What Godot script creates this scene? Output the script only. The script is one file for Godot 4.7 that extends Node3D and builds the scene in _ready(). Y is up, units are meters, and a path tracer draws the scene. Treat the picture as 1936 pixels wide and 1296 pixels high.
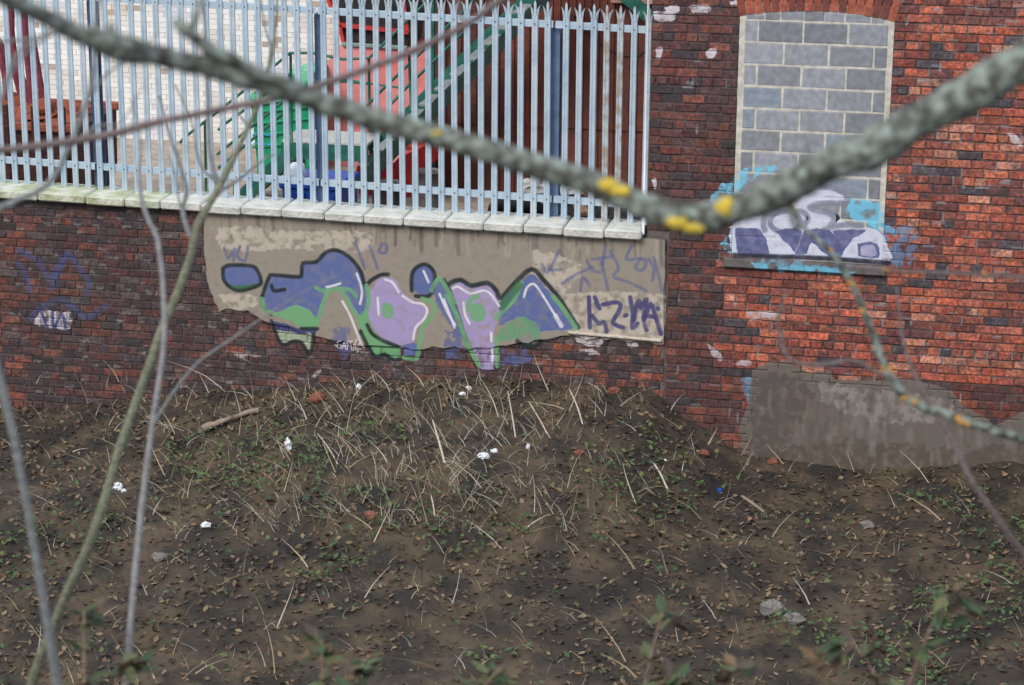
extends Node3D
# A graffitied retaining wall with a palisade fence, a bricked-up building beside it, a scrap yard behind, seen past winter branches.
const FPX := 4400.0
const EYE := Vector3(4.80613, 7.57578, 23.63535)
const ZF := -0.25          # plane of the fence
var cb: Basis
var rng := RandomNumberGenerator.new()
var n1 := FastNoiseLite.new()
var n2 := FastNoiseLite.new()
var M := {}
var used := {}

# ---------------------------------------------------------------- measuring helpers
func ray(px: float, py: float) -> Vector3:
	return cb * Vector3((px - 968.0) / FPX, -(py - 648.0) / FPX, -1.0)
func wp(px: float, py: float, z := 0.0) -> Vector3:      # the point of the upright plane z seen in that direction
	var d := ray(px, py)
	return EYE + d * ((z - EYE.z) / d.z)
func dp(px: float, py: float, t: float) -> Vector3:      # the point at that distance from the camera
	return EYE + ray(px, py) * t
func gp(px: float, py: float) -> Vector3:                # the point of the ground seen in that direction
	var d := ray(px, py)
	var t := 14.0
	while t < 26.0:
		var p := EYE + d * t
		if p.y < ground_y(p.x, p.z) or p.z < 0.02:
			return Vector3(p.x, ground_y(p.x, p.z), p.z)
		t += 0.03
	return EYE + d * 22.0

# ---------------------------------------------------------------- mesh helpers
func mb(flat := true) -> SurfaceTool:
	var st := SurfaceTool.new()
	st.begin(Mesh.PRIMITIVE_TRIANGLES)
	st.set_smooth_group(-1 if flat else 0)
	return st
func face(st: SurfaceTool, a: Vector3, b: Vector3, c: Vector3, d: Vector3) -> void:   # counter-clockwise from outside
	for v in [a, c, b, a, d, c]:
		st.add_vertex(v)
func box(st: SurfaceTool, c: Vector3, s: Vector3, b := Basis.IDENTITY) -> void:
	var h := s * 0.5
	var p := []
	for k in 8:
		p.append(c + b * Vector3(h.x if k & 1 else -h.x, h.y if k & 2 else -h.y, h.z if k & 4 else -h.z))
	face(st, p[4], p[5], p[7], p[6])
	face(st, p[1], p[0], p[2], p[3])
	face(st, p[5], p[1], p[3], p[7])
	face(st, p[0], p[4], p[6], p[2])
	face(st, p[6], p[7], p[3], p[2])
	face(st, p[0], p[1], p[5], p[4])
func bevel_box(st: SurfaceTool, c: Vector3, s: Vector3, r: float, b := Basis.IDENTITY) -> void:
	var h := s * 0.5
	var g := func(sx: float, sy: float, sz: float, ax: int) -> Vector3:
		var v := Vector3(sx * h.x, sy * h.y, sz * h.z)
		for i in 3:
			if i != ax:
				v[i] -= signf(v[i]) * r
		return c + b * v
	for ax in 3:
		for sg in [-1.0, 1.0]:
			var q := []
			for k in [[-1.0, -1.0], [1.0, -1.0], [1.0, 1.0], [-1.0, 1.0]]:
				var v := Vector3.ZERO
				v[ax] = sg
				v[(ax + 1) % 3] = k[0]
				v[(ax + 2) % 3] = k[1]
				q.append(g.call(v.x, v.y, v.z, ax))
			if sg > 0: face(st, q[0], q[1], q[2], q[3])
			else: face(st, q[3], q[2], q[1], q[0])
	for ax in 3:                                        # edges along ax
		var a1 := (ax + 1) % 3
		var a2 := (ax + 2) % 3
		for s1 in [-1.0, 1.0]:
			for s2 in [-1.0, 1.0]:
				var q := []
				for e in [-1.0, 1.0]:
					var v := Vector3.ZERO
					v[ax] = e
					v[a1] = s1
					v[a2] = s2
					q.append([g.call(v.x, v.y, v.z, a1), g.call(v.x, v.y, v.z, a2)])
				if s1 * s2 > 0: face(st, q[0][0], q[0][1], q[1][1], q[1][0])
				else: face(st, q[1][0], q[1][1], q[0][1], q[0][0])
	for sx in [-1.0, 1.0]:
		for sy in [-1.0, 1.0]:
			for sz in [-1.0, 1.0]:
				var q := [g.call(sx, sy, sz, 0), g.call(sx, sy, sz, 1), g.call(sx, sy, sz, 2)]
				if sx * sy * sz > 0: q.reverse()
				for v in q: st.add_vertex(v)
func tube(st: SurfaceTool, pts: Array, rad: Array, sides := 8, rough := 0.0, cap := true) -> void:
	var n := pts.size()
	var up := Vector3.UP
	var d0: Vector3 = (pts[1] - pts[0]).normalized()
	if absf(d0.dot(up)) > 0.9: up = Vector3.RIGHT
	var side := d0.cross(up).normalized()
	var rings := []
	for i in n:
		var d: Vector3 = (pts[mini(i + 1, n - 1)] - pts[maxi(i - 1, 0)]).normalized()
		side = (side - d * side.dot(d)).normalized()
		var o := d.cross(side)
		var r := []
		for k in sides:
			var a := TAU * k / sides
			var rr: float = rad[i] * (1.0 + rough * n1.get_noise_3d(pts[i].x * 400.0 + k * 37.0, pts[i].y * 400.0, pts[i].z * 400.0 + i * 11.0))
			r.append(pts[i] + (side * cos(a) + o * sin(a)) * rr)
		rings.append(r)
	for i in n - 1:
		for k in sides:
			var k2 := (k + 1) % sides
			face(st, rings[i][k2], rings[i][k], rings[i + 1][k], rings[i + 1][k2])
	if cap:
		for e in [0, n - 1]:
			for k in sides:
				var k2 := (k + 1) % sides
				var t := [pts[e], rings[e][k], rings[e][k2]]
				if e > 0: t.reverse()
				for v in t: st.add_vertex(v)
func smooth_path(pts: Array, rad: Array, sub: int) -> Array:
	var op := []
	var orr := []
	for i in pts.size() - 1:
		var p0: Vector3 = pts[maxi(i - 1, 0)]
		var p3: Vector3 = pts[mini(i + 2, pts.size() - 1)]
		for s in sub:
			var u := float(s) / sub
			op.append(pts[i].cubic_interpolate(pts[i + 1], p0, p3, u))
			orr.append(lerpf(rad[i], rad[i + 1], u))
	op.append(pts[-1])
	orr.append(rad[-1])
	return [op, orr]
func prism(st: SurfaceTool, poly: PackedVector2Array, z0: float, z1: float, off := Vector3.ZERO) -> void:   # outline in x, y; z1 is the front
	var q := poly
	if Geometry2D.is_polygon_clockwise(q):
		q = q.duplicate()
		q.reverse()
	var tri := Geometry2D.triangulate_polygon(q)
	for i in range(0, tri.size(), 3):
		var a := q[tri[i]]
		var b := q[tri[i + 1]]
		var c := q[tri[i + 2]]
		if (b - a).cross(c - a) < 0:
			var s := b
			b = c
			c = s
		for v in [a, c, b]: st.add_vertex(off + Vector3(v.x, v.y, z1))
		for v in [a, b, c]: st.add_vertex(off + Vector3(v.x, v.y, z0))
	for i in q.size():
		var a := q[i]
		var b := q[(i + 1) % q.size()]
		face(st, off + Vector3(a.x, a.y, z0), off + Vector3(b.x, b.y, z0), off + Vector3(b.x, b.y, z1), off + Vector3(a.x, a.y, z1))
func lump(st: SurfaceTool, c: Vector3, r: Vector3, amp: float, freq: float, sd: float, nu := 14, nv := 9, flat_below := -9.0) -> void:
	var g := []
	for j in nv + 1:
		var row := []
		for i in nu:
			var th := TAU * i / nu
			var ph := PI * j / nv - PI / 2
			var d := Vector3(cos(ph) * cos(th), sin(ph), cos(ph) * sin(th))
			var k := 1.0 + amp * n2.get_noise_3d(d.x * freq + sd * 50.0, d.y * freq, d.z * freq)
			var v := d * r * k
			v.y = maxf(v.y, flat_below * r.y)
			row.append(c + v)
		g.append(row)
	for j in nv:
		for i in nu:
			var i2 := (i + 1) % nu
			face(st, g[j][i2], g[j][i], g[j + 1][i], g[j + 1][i2])
func build(st: SurfaceTool, called: String, m: Material, parent: Node3D) -> MeshInstance3D:
	st.generate_normals()
	var o := MeshInstance3D.new()
	o.name = called
	o.mesh = st.commit()
	o.material_override = m
	parent.add_child(o, true)
	return o
func numbered(called: String) -> String:
	var k: int = used.get(called, 0)
	used[called] = k + 1
	return called if k == 0 else "%s_%03d" % [called, k]
func thing(called: String, label: String, category: String, group := "", at := Vector3.ZERO) -> Node3D:
	var o := Node3D.new()
	o.name = numbered(called)
	add_child(o)
	o.position = at
	tag(o, label, category, group)
	return o
func tag(o: Node, label: String, category: String, group := "") -> void:
	o.set_meta("label", label)
	o.set_meta("category", category)
	if group: o.set_meta("group", group)
func single(st: SurfaceTool, called: String, m: Material, label: String, category: String, group := "") -> MeshInstance3D:
	var o := build(st, numbered(called), m, self)
	tag(o, label, category, group)
	return o

# ---------------------------------------------------------------- materials
func srgb(r: float, g: float, b: float) -> Color:
	return Color(r / 255.0, g / 255.0, b / 255.0)
func noise_tex(freq: float, c0: Color, c1: Color, sd: int, size := 512, oct := 4, normal := false, contrast := 0.0) -> NoiseTexture2D:
	var n := FastNoiseLite.new()
	n.seed = sd
	n.frequency = freq
	n.fractal_octaves = oct
	var t := NoiseTexture2D.new()
	t.width = size
	t.height = size
	t.seamless = true
	t.noise = n
	if normal:
		t.as_normal_map = true
		t.bump_strength = 6.0
	else:
		var g := Gradient.new()
		g.set_color(0, c0)
		g.set_color(1, c1)
		g.set_offset(0, 0.2 + contrast)
		g.set_offset(1, 0.8 - contrast)
		t.color_ramp = g
	return t
var bump_tex: NoiseTexture2D
func mat(c0: Color, c1: Color, rough := 0.9, scale := 1.0, freq := 0.02, metal := 0.0, bump := 0.5, contrast := 0.0) -> StandardMaterial3D:
	var m := StandardMaterial3D.new()
	m.albedo_texture = noise_tex(freq, c0, c1, M.size() * 7 + 3, 256, 5, false, contrast)
	m.uv1_triplanar = true
	m.uv1_world_triplanar = true
	m.uv1_scale = Vector3.ONE * scale
	m.roughness = rough
	m.metallic = metal
	if bump > 0.0:
		m.normal_enabled = true
		m.normal_texture = bump_tex
		m.normal_scale = bump
	M["m%d" % M.size()] = m
	return m
func vmat(rough := 0.9) -> StandardMaterial3D:
	var m := StandardMaterial3D.new()
	m.vertex_color_use_as_albedo = true
	m.roughness = rough
	return m

# ---------------------------------------------------------------- a painted wall surface: colour of bricks, mortar and spray paint on the built pieces
class WallSkin:
	var x0: float
	var y0: float
	var w: int
	var h: int
	var res := 0.005
	var d: PackedByteArray
	var n: FastNoiseLite
	var nf: FastNoiseLite
	func _init(ax: float, ay: float, bx: float, by: float, na: FastNoiseLite, nb: FastNoiseLite) -> void:
		x0 = ax
		y0 = ay
		w = int((bx - ax) / res)
		h = int((by - ay) / res)
		d.resize(w * h * 3)
		n = na
		nf = nb
	func uv(x: float, y: float) -> Vector2:
		return Vector2((x - x0) / res / w, 1.0 - (y - y0) / res / h)
	func at(p: Vector3) -> Vector2:
		return Vector2((p.x - x0) / res, h - (p.y - y0) / res)
	func rect(xa: float, ya: float, xb: float, yb: float, c: Color, vary: float, soot: float, sootc: Color, worn := false) -> void:
		var i0 := clampi(int((xa - x0) / res), 0, w)
		var i1 := clampi(int(ceil((xb - x0) / res)), 0, w)
		var j0 := clampi(int(h - (yb - y0) / res), 0, h)
		var j1 := clampi(int(ceil(h - (ya - y0) / res)), 0, h)
		for j in range(j0, j1):
			for i in range(i0, i1):
				var v := nf.get_noise_2d(i, j)
				var k := 1.0 + vary * v
				var s := clampf((n.get_noise_2d(i, j) + 0.45 * v + soot) * 1.5, 0.0, 0.9)
				if worn:
					s = clampf(s + 1.1 * maxf(0.0, nf.get_noise_2d(i * 0.37 + 700.0, j * 0.8) - 0.06 + 0.3 * soot), 0.0, 0.92)
					var g := nf.get_noise_2d(i * 2.3, j * 2.3 + 400.0)      # grit in the fired clay
					k += 0.4 * g
				if worn:                                   # ragged arrises with mortar dust in them
					var e := minf(minf(i - i0, i1 - 1 - i), minf(j - j0, j1 - 1 - j))
					if e < 2.0 and v > 0.08 * e: s = maxf(s, 0.55)
				var o := (j * w + i) * 3
				d[o] = int(255.0 * clampf(lerpf(c.r * k, sootc.r, s), 0.0, 1.0))
				d[o + 1] = int(255.0 * clampf(lerpf(c.g * k, sootc.g, s), 0.0, 1.0))
				d[o + 2] = int(255.0 * clampf(lerpf(c.b * k, sootc.b, s), 0.0, 1.0))
	func blend(i: int, j: int, c: Color, a: float) -> void:
		var o := (j * w + i) * 3
		d[o] = int(lerpf(d[o], c.r * 255.0, a))
		d[o + 1] = int(lerpf(d[o + 1], c.g * 255.0, a))
		d[o + 2] = int(lerpf(d[o + 2], c.b * 255.0, a))
	func stroke(pts: PackedVector2Array, r: float, c: Color, soft := 1.5, alpha := 1.0) -> void:
		var lo := pts[0]
		var hi := pts[0]
		for p in pts:
			lo = lo.min(p)
			hi = hi.max(p)
		for j in range(maxi(0, int(lo.y - r - 3)), mini(h, int(hi.y + r + 4))):
			for i in range(maxi(0, int(lo.x - r - 3)), mini(w, int(hi.x + r + 4))):
				var p := Vector2(i, j)
				var best := 1e9
				for s in pts.size() - 1:
					best = minf(best, p.distance_squared_to(Geometry2D.get_closest_point_to_segment(p, pts[s], pts[s + 1])))
				var a := clampf((r - sqrt(best)) / soft + 0.5, 0.0, 1.0)
				if a > 0.0:
					blend(i, j, c, a * alpha * clampf(0.93 + 0.35 * nf.get_noise_2d(i * 0.7, j * 0.7), 0.0, 1.0))
	func area(poly: PackedVector2Array, c: Color, alpha := 1.0, wob := 2.5, patch := 0.0) -> void:
		var lo := poly[0]
		var hi := poly[0]
		for p in poly:
			lo = lo.min(p)
			hi = hi.max(p)
		for j in range(maxi(0, int(lo.y - wob)), mini(h, int(hi.y + wob))):
			for i in range(maxi(0, int(lo.x - wob)), mini(w, int(hi.x + wob))):
				var v := nf.get_noise_2d(i * 0.8, j * 0.8)
				if Geometry2D.is_point_in_polygon(Vector2(i + v * wob, j + nf.get_noise_2d(i + 900.0, j) * wob), poly):
					blend(i, j, c, clampf(alpha + 0.25 * v - patch * clampf(n.get_noise_2d(i * 1.7, j * 1.7) * 3.0, 0.0, 1.0), 0.0, 1.0))
	func material(rough: float) -> StandardMaterial3D:
		var im := Image.create_from_data(w, h, false, Image.FORMAT_RGB8, d)
		var m := StandardMaterial3D.new()
		m.albedo_texture = ImageTexture.create_from_image(im)
		var b: Image = im.duplicate()
		b.convert(Image.FORMAT_L8)
		b.convert(Image.FORMAT_RGBA8)
		b.bump_map_to_normal_map(3.0)
		m.normal_enabled = true
		m.normal_texture = ImageTexture.create_from_image(b)
		m.normal_scale = 0.6
		m.roughness = rough
		return m
func pts(s: WallSkin, raw: Array, zx := 0.0, zy := 0.0, sc := 1.0) -> PackedVector2Array:    # photograph measurements to texels of the wall
	var o := PackedVector2Array()
	for i in range(0, raw.size(), 2):
		o.append(s.at(wp(zx + raw[i] / sc, zy + raw[i + 1] / sc)))
	if o.size() < 3 or o.size() > 40: return o
	var q := PackedVector2Array()
	for i in o.size() - 1:
		for k in 3:
			q.append(o[i].cubic_interpolate(o[i + 1], o[maxi(i - 1, 0)], o[mini(i + 2, o.size() - 1)], k / 3.0))
	q.append(o[-1])
	return q

# ---------------------------------------------------------------- bricks
func brick_shape(st: SurfaceTool, s: WallSkin, x0: float, x1: float, y0: float, y1: float, zb: float, zf: float, c: float) -> void:
	var outer := []
	var inner := []
	var back := []
	var k := 0
	for q in [[x0, y0, 1, 1], [x1, y0, -1, 1], [x1, y1, -1, -1], [x0, y1, 1, -1]]:
		var jx := rng.randf_range(-0.004, 0.004)
		var jy := rng.randf_range(-0.0035, 0.0035)
		var jz := rng.randf_range(-0.003, 0.003)
		var cc := c * rng.randf_range(0.6, 1.6)
		outer.append(Vector3(q[0] + jx, q[1] + jy, zf - cc + jz))
		inner.append(Vector3(q[0] + jx + q[2] * cc, q[1] + jy + q[3] * cc, zf + jz))
		back.append(Vector3(q[0], q[1], zb))
		k += 1
	var put := func(a: Vector3, b: Vector3, cc: Vector3, d: Vector3) -> void:
		for v in [a, cc, b, a, d, cc]:
			st.set_uv(s.uv(v.x, v.y))
			st.add_vertex(v)
	put.call(inner[0], inner[1], inner[2], inner[3])
	for i in 4:
		var j := (i + 1) % 4
		put.call(outer[i], outer[j], inner[j], inner[i])
		put.call(back[i], back[j], outer[j], outer[i])
func skin_prism(st: SurfaceTool, s: WallSkin, poly: PackedVector2Array, z0: float, z1: float) -> void:
	var q := poly
	if Geometry2D.is_polygon_clockwise(q):
		q = q.duplicate()
		q.reverse()
	var tri := Geometry2D.triangulate_polygon(q)
	for i in range(0, tri.size(), 3):
		var a := q[tri[i]]
		var b := q[tri[i + 1]]
		var c := q[tri[i + 2]]
		if (b - a).cross(c - a) < 0:
			var t := b
			b = c
			c = t
		for v in [a, c, b]:
			st.set_uv(s.uv(v.x, v.y))
			st.add_vertex(Vector3(v.x, v.y, z1))
	for i in q.size():
		var a := q[i]
		var b := q[(i + 1) % q.size()]
		var p := [Vector3(a.x, a.y, z0), Vector3(b.x, b.y, z0), Vector3(b.x, b.y, z1), Vector3(a.x, a.y, z1)]
		for e in [0, 2, 1, 0, 3, 2]:
			st.set_uv(s.uv(p[e].x, p[e].y))
			st.add_vertex(p[e])
func px_poly(raw: Array, z := 0.0) -> PackedVector2Array:
	var o := PackedVector2Array()
	for i in range(0, raw.size(), 2):
		var p := wp(raw[i], raw[i + 1], z)
		o.append(Vector2(p.x, p.y))
	return o

# ---------------------------------------------------------------- ground
const BASE := [-9.0, -0.9, -6.0, -0.73, -2.8, -0.3, -1.6, -0.1, 0.0, 0.02, 1.5, 0.0, 2.0, -0.35, 2.6, -0.66, 3.8, -0.72, 5.5, -0.52, 9.0, -0.5]
func ground_y(x: float, z: float) -> float:
	var b: float = BASE[1]
	if x >= 9.0: b = BASE[-1]
	else:
		for i in range(0, BASE.size() - 2, 2):
			if x >= BASE[i] and x < BASE[i + 2]:
				var u: float = (x - BASE[i]) / (BASE[i + 2] - BASE[i])
				b = lerpf(BASE[i + 1], BASE[i + 3], u * u * (3.0 - 2.0 * u))
	var zz := maxf(z, 0.0)
	var y := lerpf(b, -0.45, smoothstep(0.0, 6.0, zz)) - 0.05 * minf(zz, 12.0)
	y += 0.16 * n1.get_noise_2d(x * 22.0, z * 22.0) * smoothstep(0.0, 1.0, zz) + 0.05 * n2.get_noise_2d(x * 70.0, z * 70.0)
	return lerpf(y, 5.7, smoothstep(13.5, 21.5, zz))

func _ready() -> void:
	rng.seed = 20240
	n1.seed = 11
	n1.frequency = 0.02
	n2.seed = 23
	n2.frequency = 0.05
	cb = Basis.from_euler(Vector3(deg_to_rad(-16.5), deg_to_rad(11.5), 0.006))
	# camera
	var cam := Camera3D.new()
	cam.name = "camera"
	add_child(cam)
	cam.transform = Transform3D(cb, EYE)
	var ca := CameraAttributesPhysical.new()
	ca.frustum_focal_length = 81.48
	ca.frustum_focus_distance = 24.0
	ca.exposure_aperture = 5.4
	ca.frustum_near = 0.05
	ca.frustum_far = 300.0
	cam.attributes = ca
	cam.fov = rad_to_deg(2.0 * atan(648.0 / FPX))
	cam.near = 0.05
	cam.far = 300.0
	cam.current = true
	# overcast daylight
	var we := WorldEnvironment.new()
	we.name = "environment"
	var env := Environment.new()
	env.background_mode = Environment.BG_SKY
	var sm := ProceduralSkyMaterial.new()
	sm.sky_top_color = srgb(196, 208, 224)
	sm.sky_horizon_color = srgb(216, 223, 232)
	sm.sky_curve = 0.2
	sm.ground_horizon_color = srgb(150, 150, 150)
	sm.ground_bottom_color = srgb(90, 86, 80)
	sm.sun_angle_max = 0.0
	sm.energy_multiplier = 1.0
	var sky := Sky.new()
	sky.sky_material = sm
	env.sky = sky
	env.tonemap_mode = Environment.TONE_MAPPER_LINEAR
	env.tonemap_exposure = 1.75
	env.sdfgi_enabled = true
	env.ssao_enabled = true
	env.ssil_enabled = true
	we.environment = env
	add_child(we)
	var sun := DirectionalLight3D.new()
	sun.name = "sun"
	sun.light_energy = 0.45
	sun.light_angular_distance = 25.0
	sun.light_color = Color(1.0, 0.98, 0.95)
	sun.shadow_enabled = true
	add_child(sun)
	sun.look_at_from_position(Vector3(-4, 9, 9), Vector3.ZERO)
	bump_tex = noise_tex(0.06, Color.BLACK, Color.WHITE, 5, 256, 5, true)
	make_ground()
	make_retaining_wall()
	make_building()
	make_fence()
	make_yard()
	make_trees()
	make_bank()

func make_ground() -> void:
	var xs := []
	var zs := []
	var v := -60.0
	while v < 60.0:
		xs.append(v)
		v += 0.09 if absf(v + 0.04) < 7.0 else (0.5 if absf(v) < 12.0 else 4.0)
	xs.append(60.0)
	v = -0.3
	while v < 60.0:
		zs.append(v)
		v += 0.09 if v < 9.5 else (0.4 if v < 24.0 else 4.0)
	zs.append(60.0)
	var st := mb(false)
	for j in zs.size() - 1:
		for i in xs.size() - 1:
			var p := []
			for q in [[i, j + 1], [i + 1, j + 1], [i + 1, j], [i, j]]:
				p.append(Vector3(xs[q[0]], ground_y(xs[q[0]], zs[q[1]]), zs[q[1]]))
			face(st, p[0], p[1], p[2], p[3])
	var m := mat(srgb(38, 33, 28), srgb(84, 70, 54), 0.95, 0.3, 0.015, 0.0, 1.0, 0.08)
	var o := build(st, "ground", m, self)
	o.set_meta("kind", "structure")
	o.set_meta("label", "dark bare earth sloping away from the foot of the walls")
	st = mb()
	box(st, Vector3(-6.0, 0.6, -15.5), Vector3(80.0, 0.3, 30.0))
	o = build(st, "yard_ground", mat(srgb(150, 136, 124), srgb(176, 162, 148), 0.95, 0.5), self)
	o.set_meta("kind", "structure")

func coping_low(x: float) -> float:
	return lerpf(1.735, 1.69, (x + 5.5) / 3.3) if x < -2.2 else lerpf(1.69, 1.655, (x + 2.2) / 3.7)

# ---------------------------------------------------------------- retaining wall with its graffiti
func make_retaining_wall() -> void:
	var w := thing("retaining_wall", "low sooty retaining wall with pale coping, covered in blue and green graffiti", "wall")
	var s := WallSkin.new(-7.8, -1.25, 1.75, 1.95, n1, n2)
	s.rect(-7.8, -1.25, 1.75, 1.95, srgb(100, 92, 90), 0.3, -0.1, srgb(62, 56, 58))
	var panel := px_poly([386, 380, 386, 470, 392, 530, 404, 566, 416, 588, 470, 586, 500, 606, 560, 622, 620, 640, 700, 652, 800, 660, 900, 656, 1000, 648, 1060, 634, 1120, 640, 1190, 646, 1256, 650, 1258, 520, 1258, 425])
	var low := panel.duplicate()
	panel[0].y = coping_low(panel[0].x) + 0.02
	panel[-1].y = coping_low(1.6) + 0.02
	# bricks laid in English garden wall bond
	var bricks := []
	var h := 0.0905
	var row := 0
	var y := 1.725
	while y > -1.1:
		var yy := y - h
		var header := row % 4 == 2
		var len := 0.118 if header else 0.24
		var x := -7.7 - (len * 0.5 if row % 2 == 1 else 0.0)
		while x < 1.66:
			var xb := minf(x + len, 1.66)
			var cx := (x + xb) * 0.5
			var cy := yy + h * 0.5
			var keep := true
			if Geometry2D.is_point_in_polygon(Vector2(cx, cy), panel) and Geometry2D.is_point_in_polygon(Vector2(x, cy - h * 0.6), panel) and Geometry2D.is_point_in_polygon(Vector2(xb, cy - h * 0.6), panel):
				keep = false
			if yy + h < ground_y(cx, 0.0) - 0.12 or yy + h > coping_low(cx) + 0.03 or xb - x < 0.04:
				keep = false
			if keep: bricks.append([x + 0.005, xb - 0.006, yy + 0.006, yy + h - 0.006, cx, cy])
			x += len
		y -= h
		row += 1
	var pal := [srgb(98, 64, 62), srgb(84, 60, 60), srgb(114, 70, 64), srgb(130, 74, 62), srgb(78, 66, 68), srgb(70, 60, 64), srgb(108, 90, 88), srgb(96, 62, 60)]
	for b in bricks:
		var c: Color = pal[rng.randi() % pal.size()]
		if b[4] < -5.5 and rng.randf() < 0.4: c = srgb(142, 78, 64)
		if b[4] > 0.3 and rng.randf() < 0.3: c = srgb(158, 82, 62)
		c = c.lerp(srgb(104, 96, 94), rng.randf_range(0.0, 0.3)) * rng.randf_range(0.78, 1.0)
		s.rect(b[0], b[2], b[1], b[3], c, 0.35, rng.randf_range(-0.3, 0.15), srgb(62, 54, 57), true)
	for k in 260:                                              # old lime mortar smeared over the faces
		var b: Array = bricks[rng.randi() % bricks.size()]
		var p := s.at(Vector3(b[0], b[2] + 0.02, 0))
		s.area(PackedVector2Array([p + Vector2(-4, -3), p + Vector2(rng.randf_range(4, 26), -3), p + Vector2(rng.randf_range(2, 22), 5), p + Vector2(-3, 4)]), srgb(142, 138, 132), 0.55, 5.0, 0.4)
	# cement render
	var pt := PackedVector2Array()
	for p in panel: pt.append(s.at(Vector3(p.x, p.y, 0)))
	s.area(pt, srgb(150, 140, 128), 1.0, 0.0, 0.0)
	for k in 90:                                               # drip stains
		var x := rng.randf_range(-3.3, 1.6)
		var p := s.at(Vector3(x, coping_low(x), 0))
		var l := rng.randf_range(12, 60)
		s.stroke(PackedVector2Array([p, p + Vector2(rng.randf_range(-2, 2), l * 0.5), p + Vector2(rng.randf_range(-3, 3), l)]), rng.randf_range(1.5, 4.5), [srgb(88, 82, 76), srgb(116, 106, 96), srgb(176, 168, 156)][k % 3], 3.5, 0.45)
	for a in [[398, 430, 470, 428, 560, 436, 640, 436, 700, 440, 700, 470, 640, 480, 560, 470, 470, 474, 420, 470], [412, 556, 480, 556, 488, 578, 440, 588], [1062, 555, 1256, 556, 1254, 640, 1180, 640, 1090, 628], [1010, 470, 1100, 500, 1060, 560, 1000, 545]]:
		s.area(pts(s, a), srgb(196, 184, 170), 0.75, 6.0, 0.7)
	graffiti(s)
	var m := s.material(0.92)
	var st := mb()
	box(st, Vector3(-5.07, 0.2, -0.24), Vector3(13.46, 2.95, 0.42))
	build(st, "wall_core", mat(srgb(74, 68, 66), srgb(116, 110, 104), 0.97, 2.0), w)
	st = mb()
	skin_prism(st, s, PackedVector2Array([Vector2(-7.75, -1.2), Vector2(1.66, -1.2), Vector2(1.66, 1.66), Vector2(-7.75, 1.74)]), -0.1, -0.009)
	build(st, "mortar", m, w)
	var rest := mb()
	bricks.sort_custom(func(a, b): return absf(a[4] + 2.0) < absf(b[4] + 2.0))
	for i in bricks.size():
		var b: Array = bricks[i]
		if i < 300:
			st = mb()
			brick_shape(st, s, b[0], b[1], b[2], b[3], -0.03, 0.004 + rng.randf_range(-0.005, 0.003), 0.006)
			build(st, "brick", m, w)
		else:
			brick_shape(rest, s, b[0], b[1], b[2], b[3], -0.03, 0.004 + rng.randf_range(-0.005, 0.003), 0.006)
	build(rest, "brick_rest", m, w).set_meta("kind", "stuff")
	st = mb()
	var rag := PackedVector2Array()                             # the broken lower edge
	for i in panel.size():
		var a := panel[i]
		var b := panel[(i + 1) % panel.size()]
		rag.append(a)
		if i > 0 and i < 17:
			for k in range(1, 5):
				var q := a.lerp(b, k / 5.0)
				rag.append(q + Vector2(rng.randf_range(-0.022, 0.022), rng.randf_range(-0.032, 0.032)))
	skin_prism(st, s, rag, -0.02, 0.026)
	build(st, "render_panel", m, w)
	st = mb()                                                   # a drip ledge along the foot of the render
	var l0 := wp(1075, 627)
	var l1 := wp(1252, 643)
	var mid := (l0 + l1) * 0.5
	bevel_box(st, Vector3(mid.x, mid.y, 0.03), Vector3(l0.distance_to(l1), 0.03, 0.05), 0.008, Basis(Vector3.BACK, atan2(l1.y - l0.y, l1.x - l0.x)))
	build(st, "ledge", mat(srgb(176, 164, 150), srgb(206, 196, 182), 0.9, 2.0), w)
	var cm := mat(srgb(182, 182, 174), srgb(206, 205, 198), 0.92, 0.9, 0.015, 0.0, 0.35)
	var moss := mat(srgb(158, 164, 128), srgb(204, 204, 192), 0.95, 0.9, 0.015, 0.0, 0.4)
	var joints := [-8.0, -7.4, -6.9, -6.33, -5.34, -4.78, -4.33, -3.92, -3.45, -3.0, -2.54, -2.06, -1.62, -1.18, -0.72, -0.3, 0.13, 0.56, 1.0, 1.4]
	for i in joints.size() - 1:
		var a: float = joints[i]
		var b: float = joints[i + 1]
		var ya := coping_low((a + b) * 0.5)
		st = mb()
		bevel_box(st, Vector3((a + b) * 0.5, ya + 0.058 + rng.randf_range(-0.006, 0.006), -0.155 + rng.randf_range(-0.008, 0.01)), Vector3(b - a - 0.012, 0.1, 0.53), 0.016, Basis.from_euler(Vector3(0, rng.randf_range(-0.008, 0.008), -0.0115)))
		build(st, "coping_stone", moss if b < -3.8 else cm, w)

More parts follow.
